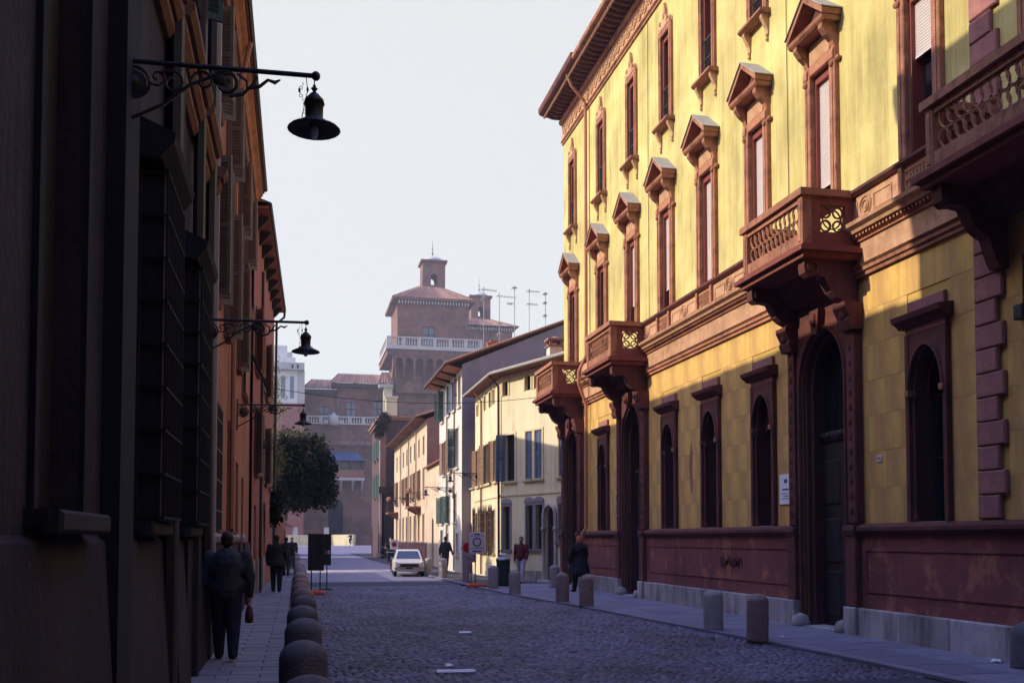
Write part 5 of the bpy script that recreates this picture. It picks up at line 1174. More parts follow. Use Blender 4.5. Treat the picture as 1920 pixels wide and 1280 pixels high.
# ================================================================== AIR
hz = bpy.data.materials.new('haze'); hz.use_nodes = True; hn = hz.node_tree; hn.nodes.clear(); ho_ = hn.nodes.new('ShaderNodeOutputMaterial'); pv = hn.nodes.new('ShaderNodeVolumePrincipled')
pv.inputs['Color'].default_value = (0.86, 0.88, 0.98, 1); pv.inputs['Density'].default_value = 0.0008; pv.inputs['Anisotropy'].default_value = 0.2
hn.links.new(pv.outputs[0], ho_.inputs['Volume']); MATS['haze'] = hz
tag(MB().box(-420, 420, -70, 920, -1.1, 56).build('haze', 'haze'), 'thin morning haze hanging in the street', kind='stuff')

# ================================================================== TREES
def leaves(n, blobs, size, mat, parent, name='crown', seed=1, shell=.55):
    r = np.random.RandomState(seed); V = []; w_ = np.array([b[3] * b[4] * b[5] for b in blobs]); w_ = w_ / w_.sum()
    which = r.choice(len(blobs), n, p=w_)
    for i in range(n):
        b = blobs[which[i]]; d = r.normal(size=3); d /= np.linalg.norm(d); rad = (shell + (1 - shell) * r.rand()) if r.rand() < .8 else r.rand()
        rad *= 1 + .13 * math.sin(7 * d[0] + 5 * d[1] + 6 * d[2] + which[i]) + .10 * math.sin(15 * d[0] - 11 * d[2] + 3 * which[i])
        p = np.array(b[:3]) + d * np.array(b[3:6]) * rad
        a = r.normal(size=3); a /= np.linalg.norm(a); c = np.cross(a, r.normal(size=3)); c /= np.linalg.norm(c); s = size * r.uniform(.6, 1.3)
        V += [p - a * s, p + c * s * .55, p + a * s, p - c * s * .55]
    me = bpy.data.meshes.new(name); me.from_pydata([tuple(v) for v in V], [], [(4 * i, 4 * i + 1, 4 * i + 2, 4 * i + 3) for i in range(n)]); me.update(); me.materials.append(MATS[mat])
    return link(name, me, parent)
tr = thing('round_tree', 'dense dark round crowned tree overhanging the left footway from the garden wall', 'tree', (-1.6, 50.0, 0), group=None)
MB().tube([(0, 0, 0), (.1, 0, 1.6), (.45, .05, 2.9), (.9, .1, 3.9)], [.2, .16, .13, .10], 8).build('trunk', 'bark', tr, smooth=True)
lm = MB()
for (dx, dy, dz) in ((1.6, .4, 1.4), (.6, -.9, 1.6), (-.4, .6, 1.5), (1.9, -.5, .5), (.8, 1.0, 1.9)): lm.tube([(.5, .05, 2.95), (.8 + dx * .4, dy * .5, 3.4 + dz * .4), (.8 + dx * .7, dy, 3.8 + dz)], [.09, .06, .02], 5)
tag(lm.build('limb', 'bark', tr), kind='stuff')
cb = [(.3, .5, 5.2, .8, 1.0, 1.5), (3.0, -.2, 5.3, .6, .8, .7), (1.95, 0, 4.9, 1.25, 1.4, 1.8), (1.2, .3, 5.6, 1.1, 1.2, 1.5), (2.6, -.3, 4.6, 1.0, 1.1, 1.45), (2.3, .4, 5.8, .95, 1.1, 1.2), (.8, -.4, 4.4, .9, 1.0, 1.2), (2.9, .2, 3.9, .7, .8, .85), (1.5, -.5, 3.7, .9, .9, .75)]
leaves(17000, cb, .095, 'leaf_dark', tr, seed=4)
leaves(1500, [(1.4, .2, 6.7, .9, 1.0, .5), (.6, .2, 6.3, .7, .9, .6), (2.5, .2, 6.3, .7, .8, .5)], .09, 'leaf_olive', tr, name='sunlit_twigs', seed=9)
tp = thing('slender_tree', 'thin pale spring tree with sparse yellow green leaves behind the red house', 'tree', (-1.55, 54.0, 0))
MB().tube([(0, 0, 0), (.05, 0, 4), (.25, 0, 8), (.4, 0, 11)], [.14, .11, .07, .02], 6).build('trunk', 'bark', tp)
tw_ = MB()
for i in range(26):
    z = 4.5 + i * .24; a = i * 2.4; l = 1.0 - i * .02; tw_.tube([(.1 + .03 * i * .4, 0, z), (.15 + l * math.cos(a) * .6, l * math.sin(a) * .6, z + .5), (.15 + l * math.cos(a), l * math.sin(a), z + .9)], [.03, .018, .006], 4)
tag(tw_.build('twig', 'bark', tp), kind='stuff')
leaves(1500, [(.35, 0, 9.2, .8, .8, 2.6), (.3, 0, 6.6, .9, .9, 1.6)], .06, 'leaf_pale', tp, seed=5, shell=.2)
sh = thing('olive_shrub', 'olive green shrub rising over the garden wall beneath the pale tree', 'shrub', (-2.2, 44.5, 0))
MB().tube([(0, 0, 0), (.1, 0, 2), (.3, .1, 4)], [.1, .08, .03], 6).build('trunk', 'bark', sh)
leaves(2600, [(.9, 0, 5.2, .8, 1.0, 1.3), (.5, .3, 6.0, .6, .8, .8)], .09, 'leaf_olive', sh, seed=6)
ic = thing('ivy', 'dark ivy clump bulging from the wall end of the red house above head height', 'ivy', (-1.0, 40.2, 2.6))
MB().tube([(-.2, 0, -2.5), (-.1, .05, -.8), (.05, 0, .2)], [.06, .05, .02], 5).build('stem', 'bark', ic)
leaves(1500, [(.05, 0, .4, .42, .6, .75), (.15, -.3, .0, .35, .4, .45)], .08, 'leaf_dark', ic, seed=12)
iv = thing('hanging_shrub', 'dark shrub hanging from the cornice of the brick house at the street end', 'shrub', (7.15, 87.6, 11.6))
MB().tube([(.2, .35, .75), (.1, 0, .7), (0, -.1, .1), (-.1, -.2, -.5)], [.08, .07, .05, .02], 5).build('stem', 'bark', iv)
leaves(1800, [(0, 0, -.1, .55, .6, .9), (.35, .2, .7, .6, .6, .6), (-.3, -.2, -.6, .35, .4, .7)], .10, 'leaf_dark', iv, seed=8)

# ================================================================== WALL LAMPS
def wall_lamp(loc, rot, label):
    """origin at the wall under the arm; arm runs along local y"""
    t = thing('wall_lamp', label, 'street lamp', loc, rot, 'iron bracket lamps along the street')
    L_ = 1.42
    MB().bbox(-.05, .05, 0, .03, -.55, .12, .01).build('wall_plate', 'lamp_metal', t)
    a = MB(); a.tube([(0, 0, 0), (0, L_, .02)], .019, 8); a.ball((0, L_ + .01, .02), .035); a.build('arm', 'lamp_metal', t)
    def sp(cy, cz, r0, r1, a0, a1, n=16): return [(0, cy + (r0 + (r1 - r0) * i / n) * math.cos(a0 + (a1 - a0) * i / n), cz + (r0 + (r1 - r0) * i / n) * math.sin(a0 + (a1 - a0) * i / n)) for i in range(n + 1)]
    s = MB(); s.tube([(0, .02, -.48), (0, .16, -.40), (0, .34, -.30), (0, .52, -.14), (0, .70, -.05), (0, .82, -.02)], .014, 6)
    s.tube(sp(.13, -.15, .11, .03, -2.2, 7.5), .012, 5); s.ring((0, .13, -.15), .115, .012, 'x', 18, 5); s.ball((0, .13, -.15), .03, .05, .05); s.ball((0, .13, -.15), .014, .092, .092, 14, 8)
    s.tube(sp(.40, -.13, .10, .02, 2.6, -5.5), .012, 5); s.tube(sp(.30, -.10, .07, .015, 3.5, 11), .010, 5)
    s.tube(sp(.62, -.10, .085, .02, 3.0, -4.0), .012, 5); s.tube(sp(.78, -.10, .10, .025, 2.4, -6.0), .014, 5); s.ball((0, .74, -.08), .02, .06, .045)
    s.tube([(0, .80, -.19), (0, .90, -.17), (0, .97, -.09), (0, 1.0, -.03)], [.016, .014, .012, .01], 5); s.tube([(0, .95, -.12), (0, 1.02, -.10), (0, 1.08, -.045), (0, 1.13, -.06), (0, 1.17, -.035)], [.012, .014, .012, .016, .006], 5); s.tube([(0, .86, -.02), (0, .93, -.07), (0, .93, -.14)], .010, 5)
    s.build('scrollwork', 'lamp_metal', t)
    h = MB(); h.tube([(0, L_, 0), (0, L_, -.09)], .006, 4)
    c = (0, L_, -.352)
    h.lathe([(0, .305), (.012, .30), (.012, .285), (.026, .275), (.014, .258), (.012, .245), (.030, .235), (.040, .222), (.070, .19), (.078, .155), (.070, .15), (.068, .148), (.066, .05), (.075, .035), (.10, .022), (.105, .012), (.185, -.025), (.198, -.04), (.19, -.045), (.10, -.02), (.05, -.01), (0, -.008)], c, 20)
    ho = h.build('lamp_head', 'lamp_metal', t, smooth=True)
    for p in ho.data.polygons: pass
    MB().lathe([(0, -.105), (.022, -.098), (.034, -.07), (.03, -.035), (.02, -.012)], c, 10).build('bulb', 'bulb_glass', t, smooth=True)
    w_ = MB()
    for k in range(9):
        a_ = k / 9 * 2 * math.pi; z = -.05 - k * .03
        w_.ring((.0, L_ - .085 - .02 * math.sin(k * .8), z), .012, .003, 'x' if k % 2 else 'y', 8, 3)
    w_.tube([(0, L_ - .06, 0), (.01, L_ - .05, -.10), (0, L_ - .07, -.20), (0, L_ - .09, -.30), (0, L_ - .08, -.36)], .004, 4); w_.ball((0, L_ - .11, -.10), .012, .01, .02, 6, 4); w_.ball((0, L_ - .05, -.09), .012, .01, .02, 6, 4)
    w_.build('chain', 'lamp_metal', t); return t
wl = wall_lamp((-1.32, 7.5, 5.16), R(-90), 'nearest and largest bracket lamp, black against the sky at the top left')
for (x, y_, z, r, lb_) in ((-1.32, 14.0, 4.68, -90, 'second bracket lamp on the left, hanging below the open shutters'), (-1.30, 22.4, 4.63, -90, 'third bracket lamp on the left, seen before the brick castle wing'), (-1.14, 30.5, 4.64, -90, 'fourth bracket lamp on the left, over the top of the round tree'),
                           (7.9, 51.0, 4.35, 90, 'bracket lamp on the front of the white house'), (8.35, 45.6, 4.75, 90, 'bracket lamp on the cream house beside its downpipe'), (8.2, 70.5, 4.6, 90, 'bracket lamp on the long beige house by its balcony')):
    dup(wl, None, (x, y_, z), R(r), lb_)

# ================================================================== BOLLARDS
def bollard(loc, label, h, r, mat, group, dome=True):
    pr_ = [(r * 1.0, 0), (r * 1.0, .05), (r * .97, h - r * .75)] + [(r * .97 * math.cos(a), h - r * .75 + r * .75 * math.sin(a)) for a in np.linspace(.15, math.pi / 2 - .02, 7)] + [(0, h)]
    m = MB().lathe(pr_, (0, 0, 0), 22)
    me = m.mesh('bollard', mat, smooth=True); rs_ = random.Random(int(loc[1] * 100))
    ph = rs_.random() * 6
    for v in me.vertices:
        k = 1 + .02 * math.sin(5 * v.co.z + ph + math.atan2(v.co.y, v.co.x) * 2) + .012 * math.sin(11 * v.co.z + 3 * math.atan2(v.co.y, v.co.x)); v.co.x *= k; v.co.y *= k
    o = link('bollard', me); o.location = loc; o.rotation_euler = (rs_.uniform(-.015, .015), rs_.uniform(-.015, .015), rs_.random() * 6); tag(o, label, 'bollard', group); return o
ords = ['nearest', 'second', 'third', 'fourth', 'fifth', 'sixth', 'seventh', 'eighth', 'ninth', 'tenth', 'eleventh', 'twelfth', 'thirteenth', 'fourteenth', 'fifteenth', 'sixteenth']
for i in range(16):
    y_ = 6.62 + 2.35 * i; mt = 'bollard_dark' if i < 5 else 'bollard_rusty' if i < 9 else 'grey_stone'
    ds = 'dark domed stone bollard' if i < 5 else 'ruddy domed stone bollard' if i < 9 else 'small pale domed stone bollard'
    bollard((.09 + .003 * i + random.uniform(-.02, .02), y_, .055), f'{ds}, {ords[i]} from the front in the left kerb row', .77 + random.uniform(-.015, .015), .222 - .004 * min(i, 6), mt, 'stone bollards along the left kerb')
RB = [(7.45, 17.06, .74, 'worn grey stone bollard before the plinth between portals'), (7.31, 15.0, .78, 'nearest whole bollard at right, dark cap and reddish shaft'), (6.97, 23.6, .78, 'pinkish stone bollard in front of the woman in the dark coat'), (6.85, 25.4, .78, 'reddish stone bollard just left of the woman in the dark coat'),
      (6.42, 29.3, .72, 'pale stone bollard in front of the man in the maroon jacket'), (6.48, 33.0, .78, 'stone bollard touching the dark litter bin'), (8.6, 32.9, .78, 'stone bollard set back beside the arched white doorway'), (6.2, 42.9, .85, 'sunlit white bollard between the car and the signboards'), (6.02, 46.3, .8, 'stone bollard close behind the white car')]
for (x, y_, h, lb_) in RB: bollard((x, y_, .04), lb_, h, .18, 'bollard_rusty' if 'red' in lb_ or 'pink' in lb_ else 'white_stone' if 'white b' in lb_ else 'grey_stone', 'stone bollards along the right footway')
bollard((9.22, 11.12, .04), 'large dark rounded guard stone at the right picture edge against the wall', .62, .26, 'bollard_dark', None)

# ================================================================== SIGNS, BIN, LITTER, WIRES, ANTENNAS
def board(loc, rot, label, w, h, zb, posts, face='sign_white', back='sign_back'):
    t = thing('sign', label, 'sign', loc, rot, 'portable signboards in the street')
    b = MB().bbox(-w / 2, w / 2, -.02, .012, zb, zb + h, .006).build('panel', face, t)
    MB().box(-w / 2 + .002, w / 2 - .002, -.03, -.021, zb + .002, zb + h - .002).build('panel_back', back, t)
    for x in posts: MB().tube([(x, -.045, .02), (x, -.045, zb + h * .9)], .018, 6).build('post', 'iron', t)
    return t, b
def sand_base(t, w=.6, mat='base_orange'):
    m = MB(); m.lathe([(.28, 0), (.30, .05), (.22, .12), (.0, .15)], (0, -.05, .01), 10); o = m.build('base', mat, t, smooth=True); o.scale = (w, .55, 1); return o
# facing the viewer on the right (local y towards the viewer)
t, b = board((6.10, 33.95, .04), R(180), 'white signboard with a ring emblem on a single post', .56, .74, 1.16, (0.05,))
m = MB(); m.ring((0, .016, 1.16 + .40), .135, .022, 'y', 24, 5); m.build('ring_emblem', 'sign_ink', t); m = MB(); m.box(-.27, .27, .012, .016, 1.33, 1.345); m.box(-.26, .26, .012, .016, 1.76, 1.772); m.box(-.16, .17, .012, .016, 1.22, 1.26); m.box(-.10, .10, .012, .016, 1.81, 1.85); m.build('print', 'sign_ink', t); sand_base(t, 1.3)
t, b = board((5.98, 34.85, .04), R(180), 'pinkish signboard with a red disc, partly behind the ring signboard', .50, .76, .84, (-0.08,), 'sign_pink')
m = MB(); m.plate([(.05 + .17 * math.cos(a), 1.36 + .17 * math.sin(a)) for a in np.linspace(0, 2 * math.pi, 25)[:-1]], .012, .018); m.build('red_disc', 'sign_red', t); m = MB(); m.box(-.2, -.12, .012, .016, 1.02, 1.05); m.box(-.05, .12, .012, .016, 1.0, 1.02); m.box(-.2, .1, .012, .016, .93, .95); m.box(.12, .2, .012, .016, 1.04, 1.07); m.build('print', 'sign_ink', t)
m = MB(); m.slab([(-.45, -.06), (.30, -.06), (.30, .02), (-.45, .02)], .01, .05); m.build('foot_bar', 'iron', t)
# seen from behind on the left
t, b = board((.58, 30.9, .004), R(0), 'dark back of a large signboard on two legs beside the left bollards', .48, 1.12, .74, (-.13, .13), 'sign_white'); sand_base(t, 1.0)
for x in (-.13, .13): MB().slab([(x - .04, -.3), (x + .04, -.3), (x + .04, .3), (x - .04, .3)], .0, .04).build('foot_bar', 'iron', t)
t, b = board((1.0, 34.0, .004), R(4), 'dark back of a smaller signboard just behind the large one', .27, 1.05, .82, (0,), 'sign_white'); MB().slab([(-.14, -.2), (.14, -.2), (.14, .2), (-.14, .2)], 0, .05).build('foot_bar', 'iron', t); MB().box(-.05, .1, -.045, -.031, 1.2, 1.32).build('sticker', 'sign_pink', t)
t, b = board((5.0, 52.3, .004), R(180), 'square no entry sign with a dark red disc behind the white car', .42, .52, 1.15, (0,)); m = MB(); m.plate([(.14 * math.cos(a), 1.42 + .14 * math.sin(a)) for a in np.linspace(0, 2 * math.pi, 21)[:-1]], .012, .018); m.build('red_disc', 'sign_red', t); m = MB(); m.plate([(.08 * math.cos(a), 1.42 + .08 * math.sin(a)) for a in np.linspace(0, 2 * math.pi, 17)[:-1]], .0185, .022); m.build('disc_centre', 'sign_ink', t); m = MB(); m.slab([(-.18, -.15), (.18, -.15), (.18, .15), (-.18, .15)], 0, .05); m.build('foot_bar', 'iron', t)
pp = thing('stone_post', 'square pinkish stone post behind the signboards', 'post', (6.43, 38.3, .03)); MB().bbox(-.13, .13, -.12, .12, 0, 1.28, .015).build('shaft', 'sign_pink', pp); MB().lathe([(.19, 1.281), (.17, 1.34), (0, 1.42)], (0, 0, 0), 4).build('cap', 'quoin_stone', pp)
bn = thing('litter_bin', 'tall dark green litter bin with a white bag on top', 'bin', (7.1, 34.3, .05))
MB().lathe([(.21, .02), (.235, .06), (.245, .85), (.26, .88), (.26, .93), (.22, .95), (.20, .80)], (0, 0, 0), 14).build('body', 'bin_green', bn, smooth=False); MB().ring((0, 0, .5), .25, .015, 'z', 14, 4).build('band', 'bin_green', bn)
bg_ = MB().lathe([(.20, .86), (.27, .95), (.22, 1.0), (.16, 1.05), (.19, 1.10), (.06, 1.14), (.0, 1.12)], (0, 0, 0), 11); me = bg_.mesh('bag', 'bag_white', smooth=True)
for v in me.vertices: v.co.x += random.uniform(-.03, .03); v.co.y += random.uniform(-.03, .03); v.co.z += random.uniform(-.03, .03)
link('bag', me, bn)
# litter and the white marks on the cobbles
def litter(loc, rot, w, d, label, grp):
    m = MB(); n = 6; vs = []
    for i in range(n + 1):
        for j in range(2): vs.append((-w / 2 + w * i / n + random.uniform(-.01, .01), (-d / 2 + d * j) + random.uniform(-.02, .02), random.uniform(.0, .035) + .012 * (i % 2)))
    m.add(vs, [(2 * i, 2 * i + 2, 2 * i + 3, 2 * i + 1) for i in range(n)]); o = m.build('paper_scrap', 'paper'); o.location = loc; o.rotation_euler = (0, 0, rot); return tag(o, label, 'litter', grp)
litter((9.15, 11.7, .065), .3, .17, .12, 'crumpled white paper on the right footway near the wall', 'scraps of white paper on the ground')
litter((7.9, 15.3, .06), 1.0, .07, .06, 'small pale scrap on the footway near the portal', 'scraps of white paper on the ground')
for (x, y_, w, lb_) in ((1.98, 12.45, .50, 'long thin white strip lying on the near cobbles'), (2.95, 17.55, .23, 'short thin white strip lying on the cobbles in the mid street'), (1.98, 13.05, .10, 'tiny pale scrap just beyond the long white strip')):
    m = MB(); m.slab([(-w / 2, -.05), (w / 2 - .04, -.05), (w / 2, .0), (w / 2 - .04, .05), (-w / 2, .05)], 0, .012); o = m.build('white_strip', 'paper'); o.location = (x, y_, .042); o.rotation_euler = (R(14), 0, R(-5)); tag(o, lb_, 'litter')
wr = MB(); pts = []
for i in range(13): t_ = i / 12; pts.append((-1.0 + 10.6 * t_, 35.3 + .0 * t_, 6.95 + .10 * t_ - .45 * 4 * t_ * (1 - t_)))
wr.tube(pts, .013, 4); tag(wr.build('overhead_wire', 'iron'), 'thin cable sagging across the street from the red house to the palace corner', 'cable')
def antenna(loc, rot, h, kind, label):
    t = thing('antenna', label, 'antenna', loc, rot, 'television antennas on the white house roof')
    MB().tube([(0, 0, -.6), (0, 0, h)], .022, 5).build('mast', 'antenna_metal', t)
    m = MB()
    for (z, l) in kind:
        m.tube([(-.15, 0, z), (l, 0, z)], .016, 4)
        for i in range(6): x = -.1 + (l + .05) * i / 5; m.tube([(x, -.30 + .03 * i, z), (x, .30 - .03 * i, z)], .010, 4); m.tube([(x, 0, z - .10), (x, 0, z + .10)], .008, 3)
    tag(m.build('aerial', 'antenna_metal', t), kind='stuff')
antenna((9.5, 51.0, 11.4), R(12), 3.55, [(3.4, .75), (2.9, .1)], 'leftmost antenna mast with an arm pointing right')
antenna((10.75, 53.0, 11.9), R(10), 3.3, [(3.1, 1.0), (1.6, .2), (1.0, .15)], 'antenna mast with a long top arm reaching to its neighbour')
antenna((11.6, 53.0, 12.3), R(12), 3.3, [(3.2, .15), (2.3, -.4)], 'tallest antenna mast with a short T shaped head')
antenna((12.2, 52.0, 12.5), R(5), 2.75, [(2.6, .6), (1.9, .5)], 'antenna mast with a slanting pair of short arms')
antenna((13.1, 52.0, 12.9), R(0), 2.2, [(2.1, .12), (1.6, .1), (.9, .1)], 'rightmost antenna mast with three stubby arms')

# ================================================================== CAR
def car(loc, rot):
    t = thing('car', 'small white old saloon car parked facing the viewer by the right kerb', 'car', loc, rot)      # front towards local -y
    def sec(y, hw, zb, zt, c=.07): return [(-hw + c * .4, y, zb), (hw - c * .4, y, zb), (hw, y, zb + c), (hw, y, zt - c * 1.1), (hw - c * 1.4, y, zt), (-hw + c * 1.4, y, zt), (-hw, y, zt - c * 1.1), (-hw, y, zb + c)]
    S = [sec(-2.0, .70, .36, .70), sec(-1.96, .76, .30, .76), sec(-1.6, .79, .26, .80), sec(-.75, .80, .24, .86), (sec(.2, .80, .24, .88)), sec(1.2, .80, .26, .86), sec(1.85, .77, .30, .84), sec(1.98, .70, .36, .78)]
    m = MB(); vs = [p for s in S for p in s]; n = 8
    m.add(vs, [(i * n + j, i * n + (j + 1) % n, (i + 1) * n + (j + 1) % n, (i + 1) * n + j) for i in range(len(S) - 1) for j in range(n)] + [tuple(range(n)), tuple(range((len(S) - 1) * n, len(S) * n))[::-1]])
    b = m.build('body', 'car_paint', t, bev=.012)
    def cab(z, yf, yb, hw): return [(-hw, yf, z), (hw, yf, z), (hw, yb, z), (-hw, yb, z)]
    c0, c1, c2 = cab(.86, -.72, 1.28, .745), cab(1.33, -.22, .92, .60), cab(1.38, -.10, .80, .54)
    m = MB(); m.add(c0 + c1 + c2, [(i, (i + 1) % 4, 4 + (i + 1) % 4, 4 + i) for i in range(4)] + [(4 + i, 4 + (i + 1) % 4, 8 + (i + 1) % 4, 8 + i) for i in range(4)] + [(8, 9, 10, 11)]); m.build('roof', 'car_paint', t, bev=.02)
    def pane(q, off, nm):
        q = [Vector(p) for p in q]; nrm = (q[1] - q[0]).cross(q[3] - q[0]).normalized() * off; cen = sum(q, Vector()) / 4
        q = [cen + (p - cen) * .86 + nrm for p in q]; m = MB(); m.add(q, [(0, 1, 2, 3)]); m.build(nm, 'car_glass', t)
    pane([c0[0], c0[1], c1[1], c1[0]], .006, 'windscreen'); pane([c0[2], c0[3], c1[3], c1[2]], .006, 'rear_window')
    for (i, j) in ((1, 2), (3, 0)):
        a, b_, c, d = [Vector(v) for v in (c0[i], c0[j], c1[j], c1[i])]
        pane([a, a.lerp(b_, .48), d.lerp(c, .48), d], .006, 'side_window'); pane([a.lerp(b_, .52), b_, c, d.lerp(c, .52)], .006, 'side_window')
    for x in (-.62, .62):
        for y_ in (-1.22, 1.25):
            w_ = MB().tube([(x, y_, .29), (x + .16 * (1 if x > 0 else -1), y_, .29)], .29, 18).build('wheel', 'rubber', t); MB().tube([(x + .165 * (1 if x > 0 else -1), y_, .29), (x + .17 * (1 if x > 0 else -1), y_, .29)], .17, 14).build('hub_cap', 'chrome', w_)
    MB().box(-.60, .60, -2.012, -1.985, .50, .66).build('grille', 'iron', t)
    for x in (-.56, .56): MB().tube([(x, -2.03, .59), (x, -1.97, .59)], .085, 14).build('headlight', 'lens_glass', t)
    MB().bbox(-.76, .76, -2.0, -1.9, .40, .48, .01).xf(Matrix.Translation((0, -.08, 0))).build('bumper', 'chrome', t); MB().box(-.18, .18, -2.10, -2.085, .40, .49).build('number_plate', 'sign_back', t)
    for x in (-.7, .7): MB().box(x - .05, x + .05, -2.005, -1.97, .40 + .32, .40 + .36).build('indicator', 'base_orange', t)
    MB().ball((-.86, -.55, .92), .07, .04, .05, 8, 5).build('wing_mirror', 'chrome', t)
    return t
ct = car((5.12, 46.9, .0), R(-4)); ct.scale = (.88, .95, .88)

# ================================================================== PEOPLE
def remeshed(name, mb, mat, parent, vox, smooth=4):
    me = bpy.data.meshes.new(name); me.from_pydata(mb.v, [], mb.f); me.update()
    o = bpy.data.objects.new(name, me); col.objects.link(o)
    r = o.modifiers.new('r', 'REMESH'); r.mode = 'VOXEL'; r.voxel_size = vox
    s = o.modifiers.new('s', 'SMOOTH'); s.factor = .5; s.iterations = smooth
    dg = bpy.context.evaluated_depsgraph_get(); dg.update(); m2 = bpy.data.meshes.new_from_object(o.evaluated_get(dg)); m2.name = name
    bpy.data.objects.remove(o); bpy.data.meshes.remove(me)
    m2.materials.clear(); m2.materials.append(MATS[mat])
    for p in m2.polygons: p.use_smooth = True
    return link(name, m2, parent)
def limb(mb, pts, rs_, n=10):
    for i in range(len(pts) - 1): mb.tube([pts[i], pts[i + 1]], [rs_[i], rs_[i + 1]], n)
    for p, r in zip(pts, rs_): mb.ball(p, r, n=n, m=6)
def person(label, loc, rot, top, legs, hair='hair_dark', stride=.25, arms=(-.3, .3), coat=0.0, vox=.016, bulk=1.0, h=1.75, elbow=.25, hip_arm=None, lean=0, group='people in the street', seat=False, turn=0):
    t = thing('person', label, 'person', loc, rot, group); k = h / 1.75
    def rotx(p, c, a): y, z = p[1] - c[1], p[2] - c[2]; return (p[0], c[1] + y * math.cos(a) - z * math.sin(a), c[2] + y * math.sin(a) + z * math.cos(a))
    legp = []
    for sx, ph in ((-1, 1), (1, -1)):
        hip = (sx * .09, 0, .92); a = stride * ph
        if seat: kn = (sx * .10, .36, .78 - .12 * ph); an = (sx * .10, .22, .36 - .12 * ph)
        else:
            kn = (sx * .095, math.sin(a) * .43 + .02, .92 - math.cos(a) * .43); b = a - (abs(stride) * .9 if ph < 0 else .02); an = (sx * .09, kn[1] + math.sin(b) * .40, kn[2] - math.cos(b) * .41)
        legp.append((hip, kn, an))
    mz = 0 if seat else min(l[2][2] for l in legp) - .085
    def dz(p): return (p[0] * k, (p[1] + lean * max(0, p[2] - .9)) * k, (p[2] - mz) * k)
    body = MB(); B = bulk
    armp = []
    for sx, a in ((-1, arms[0]), (1, arms[1])):
        sh_ = (sx * .185 * B, 0, 1.42); el = (sx * .225 * B + sx * .01, math.sin(a) * .28, 1.42 - math.cos(a) * .28); b = a + elbow
        wr_ = (sx * .24 * B, el[1] + math.sin(b) * .25, el[2] - math.cos(b) * .25); hd = (sx * .235 * B, wr_[1] + math.sin(b) * .08, wr_[2] - math.cos(b) * .08)
        if hip_arm: wr_ = (sx * .17, .17, 1.02); hd = (sx * .12, .19, 1.0)
        armp.append((sh_, el, wr_, hd))
    # continuous body
    limb(body, [dz(p) for p in ((0, 0, .93), (0, 0, 1.12), (0, 0, 1.35), (0, 0, 1.46))], [.14, .125, .14, .07])
    limb(body, [dz((0, 0, 1.45)), dz((0, .01, 1.56))], [.06, .055])
    hc = dz((0, .02, 1.645)); body.ball(hc, .075 * k, .095 * k, .112 * k, 14, 10); body.ball((hc[0], hc[1] + .045 * k, hc[2] - .05 * k), .055 * k, .055 * k, .06 * k, 10, 7)
    body.tube([(hc[0], hc[1] + .085 * k, hc[2] + .012 * k), (hc[0], hc[1] + .112 * k, hc[2] - .028 * k), (hc[0], hc[1] + .09 * k, hc[2] - .035 * k)], [.010, .016, .012], 6)
    for sx in (-1, 1): body.ball((hc[0] + sx * .076 * k, hc[1] - .005, hc[2] - .012), .012, .022, .034, 6, 5)
    for hp, kn, an in legp: limb(body, [dz(hp), dz(kn), dz(an)], [.085, .055, .034]); limb(body, [dz((an[0], an[1], an[2] - .03)), dz((an[0], an[1] + .11, an[2] - .058))], [.028, .022])
    for sh_, el, wr_, hd in armp:
        limb(body, [dz(sh_), dz(el), dz(wr_)], [.055, .042, .03])
        W_ = Vector(dz(wr_)); Hd = Vector(dz(hd)); d = (Hd - W_).normalized(); side = Vector((0, 1, 0)) - d * d.y; side = side.normalized() if side.length > .1 else Vector((1, 0, 0))
        limb(body, [tuple(W_), tuple(Hd)], [.028, .034], 8)
        nrm = d.cross(side) * (1 if sh_[0] > 0 else -1)
        for f, (o_, l) in enumerate(((-.03, .066), (-.010, .078), (.011, .074), (.031, .058))):
            p0 = Hd + side * o_ + d * .012; p1 = p0 + d * l * .55 + nrm * -.006; p2 = p1 + d * l * .40 + nrm * -.022; body.tube([p0, p1, p2], [.0105, .010, .008], 6); body.ball(p2, .008, n=6, m=4)
        p0 = W_ + d * .03 + side * .03; p1 = p0 + side * .024 + d * .03; p2 = p1 + d * .032 - nrm * .01; body.tube([p0, p1, p2], [.013, .012, .009], 6)
    remeshed('body', body, 'skin', t, vox * .7, 2)
    # clothes
    tr_ = MB(); tr_.ball(dz((0, -.01, .95)), .165 * B, .125 * B, .12, 12, 8)
    for hp, kn, an in legp: limb(tr_, [dz(hp), dz(kn), dz((an[0], an[1], an[2] - .025))], [.105 * B, .078 * B, .066], 10)
    remeshed('trousers', tr_, legs, t, vox)
    jk = MB(); limb(jk, [dz(p) for p in ((0, -.005, .98), (0, 0, 1.16), (0, -.01, 1.34))], [.16 * B, .155 * B, .165 * B], 12)
    for sx in (-1, 1): limb(jk, [dz((sx * .03, -.01, 1.40)), dz((sx * .17 * B, -.005, 1.40))], [.095, .072], 8); jk.ball(dz((sx * .08 * B, 0, 1.02)), .12 * B, .125 * B, .16); jk.ball(dz((sx * .085 * B, -.01, 1.28)), .12 * B, .12 * B, .14)
    for sh_, el, wr_, hd in armp: limb(jk, [dz(sh_), dz(el), dz(wr_)], [.072 * B, .064 * B, .052], 9)
    limb(jk, [dz((0, -.01, 1.44)), dz((0, 0, 1.50))], [.085, .072], 10)
    if coat: jk.lathe([(.175 * B, (1.12 - mz) * k), (.21 * B, (.95 - mz) * k), (.25 * B, (coat + .15 - mz) * k), (.265 * B, (coat - mz) * k)], (0, 0, 0), 16)
    jo = remeshed('coat' if coat else 'jacket', jk, top, t, vox)
